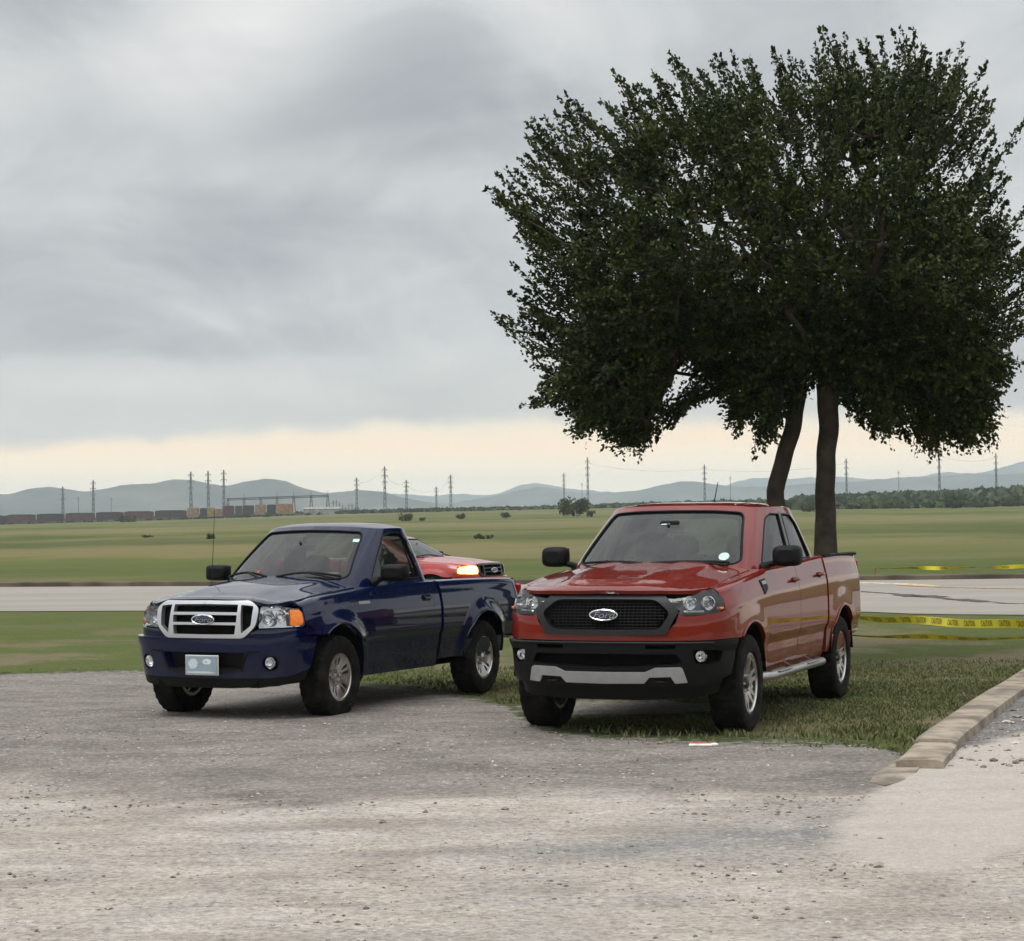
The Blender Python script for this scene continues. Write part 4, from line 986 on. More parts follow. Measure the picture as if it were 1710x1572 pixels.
    # roof
    cy = (G.B[0, 1] + G.B[-1, 1]) / 2; Bz = G.pos(np.linspace(0, G.L, 120), np.ones(120)); bp = np.concatenate([Bz, (Bz * [-1, 1, 1])[::-1][1:-1]])
    ang = np.arctan2(bp[:, 0], bp[:, 1] - cy); o_ = np.argsort(ang); ang, rad_, bz_ = ang[o_], np.hypot(bp[:, 0], bp[:, 1] - cy)[o_], bp[:, 2][o_]
    ang = np.r_[ang[-1] - 2 * math.pi, ang, ang[0] + 2 * math.pi]; rad_ = np.r_[rad_[-1], rad_, rad_[0]]; bz_ = np.r_[bz_[-1], bz_, bz_[0]]
    def rz(x, y):
        a = np.arctan2(x, y - cy); r = np.hypot(x, y - cy) / np.interp(a, ang, rad_)
        r = np.clip(r, 0, 1.02); z = np.interp(a, ang, bz_) * np.clip(r, 0, 1) ** 3 + (1 - np.clip(r, 0, 1) ** 3) * c['roof_base']
        return z + c['roof_crown'] * (1 - r ** 4.0) + c['roof_extra'](x, r)
    def rmap(x, y, off=0.0):
        e = .004; z = rz(x, y); gx = (rz(x + e, y) - rz(x - e, y)) / (2 * e); gy = (rz(x, y + e) - rz(x, y - e)) / (2 * e)
        N = np.stack([-gx, -gy, np.ones_like(z)], 1); N /= np.linalg.norm(N, axis=1, keepdims=True); return np.stack([x, y, z], 1) + N * off, N
    panel('roof', [(p_[0], p_[1]) for p_ in bp[::3]], rmap, paint, root, h=.04, lip=0)
    # cowl
    cw = MB(); a = G.pos(np.linspace(0, G.L * .16, 14), np.full(14, .03))
    b = np.array([(x, y, hz(np.array([x]), np.array([y]))[0] - .012) for x, y in [(abs(q[0]), q[1]) for q in [(H[-1, 0] * t, yh + c['hood_rear_bow'] * (1 - t * t) + .02) for t in np.linspace(0, 1, 14)]]])
    a2 = np.concatenate([(a * [-1, 1, 1])[::-1], a[1:]]); b2 = np.concatenate([(b * [-1, 1, 1])[::-1], b[1:]]); n_ = len(a2)
    cw.add([tuple(v) for v in a2] + [tuple(v) for v in b2], [(i, i + 1, i + 1 + n_, i + n_) for i in range(n_ - 1)]); cw.build('cowl', M['trim_black'], root)
    # wipers lie low on the windshield
    for (x0, x1) in c['wipers']:
        m = MB(); pts = []
        for t in np.linspace(0, 1, 9):
            x = x0 + (x1 - x0) * t; u, f = G.solve('x', x, c['wiper_z'] + c['wiper_rise'] * math.sin(math.pi * t) ** 1.0); P, N = G.fmap(np.array([u]), np.array([f]), .022); pts.append(tuple(P[0]))
        m.tube(pts, .011, 6); m.tube([(x0, pts[0][1] + .10, pts[0][2] - .015), pts[4]], .010, 6); m.build('wiper', M['trim_black'], root)
    # mirrors
    for sg in (-1, 1):
        x0, x1, y, z0, z1, dp = c['mirror']
        e = MB(); w_, h_ = x1 - x0, z1 - z0
        # rounded shell: lofted superellipse
        n = 20; prof = [(.5, .55), (.42, .82), (.25, .97), (0, 1.0), (-.3, 1.0), (-.45, .98), (-.5, .92)]
        vs = []; fs = []
        for q, s_ in prof:
            for k in range(n):
                t = 2 * math.pi * k / n; ex = .55 if c['kind'] == 'new' else .4
                cx = math.copysign(abs(math.cos(t)) ** ex, math.cos(t)) * w_ / 2 * s_; cz = math.copysign(abs(math.sin(t)) ** ex, math.sin(t)) * h_ / 2 * s_
                vs.append((sg * ((x0 + x1) / 2 + cx), y + q * dp + (-.02 * (cx / w_) if True else 0), (z0 + z1) / 2 + cz))
        for i in range(len(prof) - 1):
            for k in range(n): fs.append((i * n + k, i * n + (k + 1) % n, (i + 1) * n + (k + 1) % n, (i + 1) * n + k))
        fs.append(tuple(range(n))); e.add(vs, fs)
        e.tube([(sg * (x0 - .07), y - .01, z0 + .01), (sg * (x0 + .04), y, z0 + .035)], .026, 8)
        e.tube([(sg * (x0 - .10), y + .02, z0 - .02), (sg * (x0 - .03), y - .02, z0 + .02)], [.05, .025], 8)
        mo = e.build('mirror', M[c['mirror_mat']], root, smooth=True, angle=50)
        gl = MB(); gl.box((sg * (x0 + x1) / 2, y - dp * .5 - .004, (z0 + z1) / 2), (w_ * .86, .006, h_ * .82)); gl.build('mirror_glass', M['mirror_glass'], mo)
    # --- interior
    fl_z = sill + .02
    m = MB(); m.box((0, (c['dash_y'] + yd1) / 2, fl_z), (c['hwi'] * 2, abs(yd1 - c['dash_y']) + .3, .06)); m.box((0, yd1 + .05, (fl_z + c['belt']) / 2), (c['hwi'] * 2 - .05, .05, c['belt'] - fl_z)); m.box((0, c['dash_y'] + .25, (fl_z + c['belt']) / 2 - .08), (c['hwi'] * 2 - .1, .06, c['belt'] - fl_z - .16)); m.build('cab_floor', M['interior'], root)
    m = MB(); m.box((0, c['dash_y'] + .08, c['belt'] - .14), (c['hwi'] * 2 - .08, .40, .22), None, .06); m.box((-.38, c['dash_y'] - .02, c['belt'] - .01), (.40, .22, .09), None, .04); m.build('dashboard', M['interior'], root, smooth=True, angle=50)
    m = MB(); cs = (-.38, c['dash_y'] - .20, c['belt'] - .03); pts = [(cs[0] + .185 * math.cos(t), cs[1] - .06 * math.sin(t), cs[2] + .175 * math.sin(t)) for t in np.linspace(0, 2 * math.pi, 25)]
    m.tube(pts, .015, 8, cap=False); m.tube([cs, (cs[0], cs[1] + .2, cs[2] - .06)], .03, 8); m.tube([(cs[0] - .17, cs[1], cs[2]), (cs[0] + .17, cs[1], cs[2])], .014, 6); m.build('steering_wheel', M['interior'], root, smooth=True)
    for (sx, sy) in c['seats']:
        m = MB(); m.box((sx, sy + .22, fl_z + .28), (.50, .52, .18), None, .06); m.box((sx, sy - .06, c['belt'] - .20), (.48, .15, .66), Matrix.Rotation(R(10), 3, 'X'), .06)
        s = m.build('seat', M['seat_cloth'], root, smooth=True, angle=60)
        m = MB(); m.box((sx, sy - .13, c['belt'] + .20), (.27, .10, .19), Matrix.Rotation(R(8), 3, 'X'), .045); m.tube([(sx - .06, sy - .13, c['belt'] + .05), (sx - .06, sy - .13, c['belt'] + .15)], .008, 6); m.tube([(sx + .06, sy - .13, c['belt'] + .05), (sx + .06, sy - .13, c['belt'] + .15)], .008, 6); m.build('headrest', M['seat_cloth'], s, smooth=True, angle=60)
    m = MB(); u, f = G.solve('x', .0, c['ws'][1][1] - .09); P, N = G.fmap(np.array([.001]), np.array([f]), -.05); m.box(tuple(P[0] - np.array([0, .05, 0])), (.24, .03, .07), None, .014); m.tube([tuple(P[0] + np.array([0, .03, .05])), tuple(P[0] - np.array([0, .05, 0]))], .012, 6); m.build('inside_mirror', M['interior'], root)
    # --- chassis
    m = MB()
    for sg in (-1, 1): m.box((sg * .46, -wb / 2 - .1, sill - .02), (.09, wb + 1.7, .14))
    m.box((0, -wb / 2, sill + .03), (c['hwi'] * 1.5, wb + .2, .05)); m.box((0, .25, sill + .12), (1.05, .9, .34)); m.box((0, .42, .75), (1.2, .10, .55)); m.box((0, -.5, sill - .04), (.5, .7, .18), None, .04)
    m.tube([(-.75, 0, zc - .02), (.75, 0, zc - .02)], .045, 8); m.tube([(-.72, -wb, zc), (.72, -wb, zc)], .045, 8)
    m.add(*sphere_vf((0.0, -wb, zc), (.15, .16, .14), 12, 8)); m.add(*sphere_vf((.12, 0.02, zc), (.13, .14, .12), 12, 8))
    m.tube([(.12, -.7, zc), (0, -wb, zc)], .035, 8); m.box((.3, -wb + .95, sill - .04), (.42, .85, .20), None, .04)
    for sg in (-1, 1): m.tube([(sg * .50, -wb - .18, zc - .10), (sg * .42, -wb + .1, sill + .1)], .035, 8); m.box((sg * .52, -wb, zc - .06), (.07, 1.15, .035))
    m.tube([(-.35, -wb + .8, zc + .02), (-.38, -wb - .2, zc + .12), (-.55, ytail + .15, zc + .06)], .03, 8)
    m.build('chassis', M['under'], root)
    for sg in (-1, 1):
        for y in (0, -wb): wheel('wheel', root, sg * c['track'], y, c['tire'], c['tire_w'], c['rim'], c['spokes'], c['rim_kind'], sg, c['rim_look'])
    return sh, shd, G, g, gm, hz, hmap

def sphere_vf(c, r, n=12, m=8):
    vs = []; fs = []
    for i in range(m + 1):
        p = math.pi * i / m
        for k in range(n): t = 2 * math.pi * k / n; vs.append((c[0] + r[0] * math.sin(p) * math.cos(t), c[1] + r[1] * math.sin(p) * math.sin(t), c[2] + r[2] * math.cos(p)))
    for i in range(m):
        for k in range(n): fs.append((i * n + k, (i + 1) * n + k, (i + 1) * n + (k + 1) % n, i * n + (k + 1) % n))
    return vs, fs
def lampos(sh, x, z, sg, back=.022):
    u = sh.UX(x); y = float(np.interp(abs(u), sh.s, sh.P[:, 1])); P, N = sh.fmap(np.array([u]), np.array([sh.V(z, y)])); p = P[0] - N[0] * back; return (sg * float(p[0]), float(p[1]), float(p[2]))
def mirror_half(h): return h + [(-u, v) for u, v in h[::-1]]

# ------------------------------------------------------------------ the orange red crew cab pickup
RED = dict(well0=6, kind='new', paint='red_paint', wb=3.26, zc=.40, ra=.475, sill=.47, track=.79, tire=.388, tire_w=.262, rim=.235, spokes=6, rim_kind='split', rim_look='red',
    path=[(0, .90), (.30, .885), (.58, .835), (.76, .745), (.86, .62), (.908, .45), (.925, .20), (.932, -.5), (.932, -1.8), (.932, -3.3), (.925, -3.95), (.905, -4.15), (.84, -4.20), (.4, -4.21), (0, -4.215)],
    side=[(.25, .10), (.42, .075), (.47, .055), (.60, .038), (.70, .026), (.735, .006), (.85, .0), (1.02, .004), (1.10, .010), (1.16, .024), (1.24, .045), (1.30, .06)],
    front=[(.25, .10), (.42, .05), (.60, .01), (.80, .0), (.95, .005), (1.05, .025), (1.12, .05), (1.3, .2)],
    top=[(-4.3, 1.335), (-3.3, 1.355), (-2.7, 1.345), (-1.6, 1.30), (-.6, 1.27), (-.1, 1.235), (.3, 1.195), (.6, 1.158), (.68, 1.19), (.78, 1.22), (.9, 1.22)],
    htop=[(-4.3, 1.33), (-.6, 1.27), (-.1, 1.235), (.3, 1.195), (.6, 1.155), (.75, 1.14), (.9, 1.13)],
    z0=.9, zref=1.30, rad=.055, rad_door=.035, door_in=.008, roll=.14, y_fender_end=-.62, y_cab_end=-2.66, y_bed=-2.69, z_split=.77, bed_low=.62,
    bulges=[(0, .40, .46, .66, .012), (-3.26, .40, .46, .70, .012)],
    fender_front=[(.60, 1.135), (.555, 1.07), (.575, 1.0), (.47, .90), (.40, .77)],
    doors=[(-.62, -1.64, 1.28, None), (-1.64, -2.66, 1.3, [(-2.66, .95), (-2.76 + .09, .88), (-2.60, .47 + .01)])], handles=[(-1.50, 1.155), (-2.42, 1.175)], cab_corner=False,
    hood_inset=.155, y_hood_rear=-.50, hood_rear_bow=.22, crown=lambda y: .045 + .035 * np.clip((.9 - y) / 1.2, 0, 1),
    hood_extra=lambda x, y: .020 * (1 / (1 + np.exp((np.abs(x) - (.43 + .10 * np.clip(.5 - y, 0, 1))) / .018))) * np.clip((.84 - y) / .22, 0, 1) - .012 * (1 / (1 + np.exp((np.abs(x) - (.20 + .05 * np.clip(.5 - y, 0, 1))) / .02))) * np.clip((.70 - y) / .3, 0, 1), lip_drop=.045, lip_len=.09, z_lip=lambda x: 1.122 - .02 * np.clip((np.abs(x) - .45) / .3, 0, 1),
    gl=[(0, -.20), (.30, -.23), (.56, -.33), (.73, -.50), (.822, -.80), (.848, -1.6), (.842, -2.35), (.79, -2.60), (.45, -2.66), (0, -2.67)],
    gzl=[1.285, 1.28, 1.275, 1.27, 1.265, 1.275, 1.29, 1.30, 1.30, 1.30],
    gu=[(0, -1.10), (.28, -1.12), (.50, -1.17), (.615, -1.28), (.665, -1.50), (.685, -1.85), (.668, -2.25), (.60, -2.46), (.35, -2.52), (0, -2.53)],
    gzu=[1.805, 1.802, 1.795, 1.785, 1.787, 1.79, 1.782, 1.775, 1.775, 1.775], belly=.035,
    ws=[(.0, 1.30), (.0, 1.755), (.52, 1.742), (.715, 1.33), (.60, 1.305)][::-1] and [(.55, 1.30), (.70, 1.335), (.575, 1.735), (.35, 1.755)][::-1],
    rw=[(0, 1.36), (.55, 1.37), (.53, 1.70), (0, 1.71)],
    sw=[[(-.80, 1.315), (-1.64, 1.325), (-1.745, 1.725), (-1.50, 1.728), (-1.33, 1.69)], [(-1.73, 1.325), (-2.40, 1.34), (-2.30, 1.64), (-2.17, 1.715), (-1.84, 1.727)]], side_glass='tinted_glass',
    pillars=[[(-1.65, 1.30), (-1.72, 1.30), (-1.825, 1.745), (-1.755, 1.745)]],
    roof_base=1.795, roof_crown=.042, roof_extra=lambda x, r: -.010 * (np.exp(-((np.abs(x) - .47) / .018) ** 2)) * np.clip((.93 - r) / .1, 0, 1),
    wipers=[(-.62, -.02), (.05, .60)], wiper_z=1.315, wiper_rise=.012, mirror=(.90, 1.135, -.80, 1.29, 1.465, .14), mirror_mat='black_plastic',
    dash_y=-.72, belt=1.24, hwi=.76, seats=[(-.38, -1.62), (.38, -1.62), (-.38, -2.40), (.38, -2.40)])

def red_truck():
    c = RED; root = empty('pickup_truck')
    sh, shd, G, g, gm, hz, hmap = build_pickup(root, c); M = MATS; P_ = M['red_paint']
    F, S = sh.F, sh.Sd
    # painted nose
    half = [F(.30, .812), F(.475, .815), F(.555, .90), F(.585, .985), F(.565, .955 + .02), F(.62, .950), F(.72, .952), S(.64, .975), S(.575, .995), S(.47, .90), S(.40, .775), F(.80, .768), F(.55, .766), F(.25, .765)]
    panel('front_fascia', mirror_half(half), sh.fmap, P_, root, h=.03, lip=.03)
    # grille: broad dark surround, recessed mesh, oval badge
    gr = empty('grille', (0, .88, .96), 0, root); gr_inv = Matrix.Translation((0, -.88, -.96))
    def kid(o): o.matrix_local = gr_inv; return o
    ho = mirror_half([F(.0001, 1.128), F(.445, 1.124), F(.583, .99), F(.487, .812), F(.0001, .808)])
    hi = mirror_half([F(.0001, 1.072), F(.405, 1.070), F(.518, .975), F(.440, .853), F(.0001, .850)])
    kid(panel('surround', rounded(ho, .035, 4), sh.fmap, M['grey_plastic'], gr, [rounded(hi, .05, 4)], h=.03, off=.018, lip=.06))
    kid(panel('backing', rounded(ho, .03), sh.fmap, M['under'], gr, h=.06, off=-.05, lip=0))
    m = MB()
    for zz in np.arange(.862, 1.07, .0235):
        us = np.linspace(-.52, .52, 22); P, N = sh.fmap(np.array([F(x, zz)[0] for x in us]), np.array([F(x, zz)[1] for x in us]), -.012)
        xm = .42 + .10 * (1 - abs(zz - .975) / .12); P = P[np.abs(P[:, 0]) < xm]
        m.tube([tuple(p) for p in P], .0045, 4, cap=False)
    for i, xx in enumerate(np.arange(-.50, .501, .034)):
        zl = .855 + max(0, (abs(xx) - .43)) * 1.3; zh = 1.068 - max(0, (abs(xx) - .40)) * .85
        zz = np.linspace(zl, zh, 5); P, N = sh.fmap(np.array([F(xx, z)[0] for z in zz]), np.array([F(xx, z)[1] for z in zz]), -.012); m.tube([tuple(p) for p in P], .004, 4, cap=False)
    kid(m.build('mesh', M['trim_black'], gr))
    y0 = sh.pos(np.array([.001]), np.array([F(.001, .96)[1]]))[0][1]
    oval_badge(root, (0, y0 + .014, .962), .232, .090)
    # headlights
    hl = [F(.455, 1.112), F(.62, 1.124), F(.74, 1.132), S(.63, 1.136), S(.565, 1.10), S(.562, 1.05), S(.60, 1.0), S(.655, .972), F(.72, .957), F(.62, .956), F(.575, .968), F(.588, .99)]
    for sg in (-1, 1):
        h = empty('headlight', (sg * .70, .76, 1.04), 0, root); iv = Matrix.Translation((-sg * .70, -.76, -1.04))
        q = [(sg * u, v) for u, v in hl]
        o = panel('housing', q, sh.fmap, M['alloy_dark'], h, h=.04, off=-.075, lip=-.07); o.matrix_local = iv
        o = panel('lens', q, sh.fmap, M['lens'], h, h=.04, off=.002, lip=.01); o.matrix_local = iv
        o = lamp_bowl('reflector', lampos(sh, .80, 1.055, sg), .050, h, depth=.05); o.matrix_local = iv
        o = lamp_bowl('reflector', lampos(sh, .665, 1.058, sg), .050, h, depth=.045); o.matrix_local = iv
        m = MB(); m.box(lampos(sh, .69, .988, sg), (.17, .03, .024), Matrix.Rotation(R(-sg * 32), 3, 'Z'), .008); m.box(lampos(sh, .55, 1.075, sg, .03), (.07, .02, .02), Matrix.Rotation(R(-sg * 20), 3, 'Z'), .006); o = m.build('daytime_strip', M['head_reflector'], h); o.matrix_local = iv
        m = MB(); m.box((sg * .84, .60, 1.005), (.05, .05, .02), None, .005); o = m.build('turn_signal', M['amber'], h); o.matrix_local = iv
        for b in h.children:
            if b.name.startswith('bulb'): b.matrix_local = iv
    # bumper
    bo = [F(.25, .758), F(.55, .758), F(.78, .76), S(.62, .764), S(.44, .77), S(.455, .62), S(.50, .50), F(.80, .45), F(.62, .425), F(.25, .425)]
    slot = lambda s: rounded([(s * u, v) for u, v in [F(.33, .735), F(.56, .735), F(.545, .705), F(.33, .705)]], .008, 2)
    fog = lambda s: rounded([(s * u, v) for u, v in [F(.665, .70), F(.80, .70), S(.62, .69), S(.64, .61), F(.775, .585), F(.69, .59)]], .02, 3)
    op = rounded(mirror_half([F(.0001, .668), F(.56, .668), F(.60, .60), F(.50, .585), F(.0001, .565)]), .01, 2)
    bmp = panel('bumper', mirror_half(bo), sh.fmap, M['black_plastic'], root, [slot(1), slot(-1), fog(1), fog(-1), op], h=.03, off=.028, lip=.05)
    panel('bumper_backing', mirror_half([F(.25, .75), F(.55, .75), S(.5, .75), S(.55, .46), F(.25, .43)]), sh.fmap, M['under'], root, h=.07, off=-.03, lip=0)
    m = MB(); P = [tuple(sh.fmap(*[np.array([a]) for a in F(x, .752)], .034)[0][0]) for x in np.linspace(-.80, .80, 30)]; m.tube(P, .008, 6); m.build('bumper_edge', M['grey_plastic'], bmp, smooth=True)
    for sg in (-1, 1):
        P, N = sh.fmap(*[np.array([a]) for a in F(.735, .645)]); p = P[0]
        o = lamp_bowl('fog_light', (sg * p[0], p[1] + .0, p[2]), .040, root, depth=.03)
        m = MB(); m.lathe([(0, .001), (-.002, .038)], 20, 'y', (sg * p[0], p[1] + .006, p[2])); m.build('fog_lens', M['lens'], root)
    sk = mirror_half([F(.0001, .533), F(.32, .535), F(.40, .568), F(.585, .572), F(.60, .562), F(.635, .462), F(.545, .455), F(.515, .505), F(.355, .50), F(.315, .455), F(.0001, .45)])
    panel('skid_plate', sk, sh.fmap, M['skid_silver'], root, h=.03, off=.050, lip=.05)
    panel('lower_valance', mirror_half([F(.25, .50), F(.55, .50), F(.80, .50), S(.52, .52), S(.56, .36), F(.70, .325), F(.25, .305)]), sh.fmap, M['trim_black'], root, h=.05, off=-.012, lip=.10)
    for sg in (-1, 1):
        m = MB(); P, N = sh.fmap(*[np.array([a]) for a in F(.435, .455)], .02); p = P[0]; m.tube([(sg * (p[0] - .04), p[1] - .05, p[2]), (sg * (p[0] - .035), p[1] + .03, p[2]), (sg * (p[0] + .035), p[1] + .03, p[2]), (sg * (p[0] + .04), p[1] - .05, p[2])], .013, 8); m.build('tow_hook', M['trim_black'], root, smooth=True)
    # fender vent, step bars, antenna, sticker, sensor block
    for sg in (-1, 1):
        panel('fender_vent', rounded([S(-.37, 1.19, sg), S(-.54, 1.20, sg), S(-.56, 1.12, sg), S(-.43, 1.07, sg)], .012, 3), sh.fmap, M['black_plastic'], root, h=.04, off=.006, lip=.008)
        panel('vent_trim', rounded([S(-.40, 1.175, sg), S(-.52, 1.185, sg), S(-.53, 1.155, sg), S(-.41, 1.15, sg)], .006, 2), sh.fmap, M['satin_silver'], root, h=.04, off=.010, lip=.004)
        m = MB(); m.tube([(sg * .84, -.46, .40), (sg * .93, -.56, .405), (sg * .935, -1.5, .41), (sg * .935, -2.35, .41), (sg * .85, -2.46, .405)], .036, 10)
        for yy in (-.9, -1.9): m.box((sg * .935, yy, .437), (.09, .40, .012), None, .004)
        for yy in (-.62, -1.5, -2.25): m.box((sg * .72, yy, .42), (.42, .05, .03))
        m.build('step_bar', M['satin_silver'], root, smooth=True, angle=40)
    m = MB(); m.tube([(.0, -2.18, 1.795), (.0, -2.205, 1.84)], .022, 8); m.tube([(.0, -2.2, 1.83), (.0, -2.34, 2.02)], [.006, .004], 6); m.build('roof_antenna', M['trim_black'], root)
    u, f = g('x', -.565, 1.385); panel('windshield_sticker', [(u + .042 * math.cos(t), f + .030 * math.sin(t)) for t in np.linspace(0, 2 * math.pi, 16, endpoint=False)], gm, M['sticker'], root, h=.05, off=-.006, lip=0)
    m = MB(); u, f = g('x', -.001, 1.67); P, N = G.fmap(np.array([u]), np.array([f / GH]), -.03); m.box(tuple(P[0]), (.17, .05, .07), Matrix.Rotation(R(-35), 3, 'X'), .015); m.box(tuple(P[0] + np.array([-.0, .02, -.05])), (.08, .012, .014)); m.build('camera_housing', M['trim_black'], root)
    u, f = g('x', .03, 1.655); panel('mirror_tag', [(u - .04, f - .006), (u + .04, f - .006), (u + .035, f + .008), (u - .035, f + .008)], gm, M['sticker'], root, h=.05, off=-.006, lip=0)
    return root

# ------------------------------------------------------------------ the dark blue single cab pickup (also the red one behind, in its own trim)
BLUE = dict(well0=3, kind='old', paint='blue_paint', wb=2.84, zc=.385, ra=.435, sill=.40, track=.755, tire=.36, tire_w=.235, rim=.200, spokes=5, rim_kind='slots', rim_look='blue',
    path=[(0, .805), (.28, .792), (.50, .757), (.68, .690), (.79, .57), (.835, .42), (.855, .20), (.865, -.5), (.865, -1.8), (.865, -2.9), (.862, -3.55), (.845, -3.70), (.79, -3.75), (.4, -3.755), (0, -3.76)],
    side=[(.25, .09), (.40, .065), (.50, .045), (.60, .030), (.655, .020), (.69, .002), (.80, .0), (.90, .004), (.96, .016), (1.0, .024), (1.08, .05), (1.12, .06)],
    front=[(.25, .08), (.45, .03), (.70, .0), (.85, .006), (.98, .03), (1.05, .06), (1.2, .2)],
    top=[(-3.8, 1.115), (-2.9, 1.135), (-1.95, 1.14), (-1.2, 1.13), (-.6, 1.115), (-.1, 1.085), (.3, 1.055), (.52, 1.025), (.60, 1.05), (.70, 1.11), (.85, 1.11)],
    htop=[(-3.8, 1.115), (-.6, 1.115), (-.1, 1.085), (.3, 1.055), (.55, 1.02), (.7, 1.0), (.85, .995)],
    z0=.75, zref=1.12, rad=.06, rad_door=.035, door_in=.012, roll=.12, y_fender_end=-.62, y_cab_end=-1.93, y_bed=-1.96, z_split=.74, bed_low=.56,
    bulges=[(0, .385, .42, .58, .035), (-2.84, .385, .42, .58, .035)],
    fender_front=[(.56, 1.0), (.50, .975), (.50, .83), (.44, .815), (.37, .745)],
    doors=[(-.62, -1.80, 1.12, None)], handles=[(-1.66, .985)], cab_corner=True,
    hood_inset=.14, y_hood_rear=-.48, hood_rear_bow=.18, crown=lambda y: .05 + .055 * np.clip((.8 - y) / 1.2, 0, 1),
    hood_extra=lambda x, y: .014 * (1 / (1 + np.exp((np.abs(x) - (.40 + .12 * np.clip(.5 - y, 0, 1))) / .03))) * np.clip((.80 - y) / .25, 0, 1), lip_drop=.045, lip_len=.10, z_lip=lambda x: 1.034 - .046 * np.clip((np.abs(x) - .40) / .16, 0, 1),
    gl=[(0, -.24), (.28, -.27), (.52, -.37), (.66, -.52), (.745, -.80), (.772, -1.2), (.765, -1.65), (.72, -1.86), (.42, -1.92), (0, -1.93)],
    gzl=[1.165, 1.16, 1.145, 1.125, 1.11, 1.115, 1.125, 1.13, 1.13, 1.13],
    gu=[(0, -1.03), (.25, -1.05), (.45, -1.10), (.555, -1.19), (.60, -1.35), (.61, -1.50), (.595, -1.64), (.54, -1.74), (.32, -1.79), (0, -1.80)],
    gzu=[1.665, 1.66, 1.65, 1.64, 1.64, 1.642, 1.638, 1.632, 1.632, 1.632], belly=.035,
    ws=[(.25, 1.622), (.505, 1.605), (.625, 1.205), (.50, 1.185)], rw=[(0, 1.21), (.58, 1.22), (.52, 1.57), (0, 1.58)],
    sw=[[(-.80, 1.165), (-1.70, 1.175), (-1.625, 1.52), (-1.54, 1.595), (-1.36, 1.60), (-1.22, 1.57)]], side_glass='glass', pillars=[],
    roof_base=1.66, roof_crown=.035, roof_extra=lambda x, r: 0 * x,
    wipers=[(-.58, -.04), (.06, .55)], wiper_z=1.20, wiper_rise=.035, mirror=(.82, 1.06, -.84, 1.165, 1.315, .13), mirror_mat='black_plastic',
    dash_y=-.70, belt=1.09, hwi=.70, seats=[(-.36, -1.56), (.36, -1.56)])

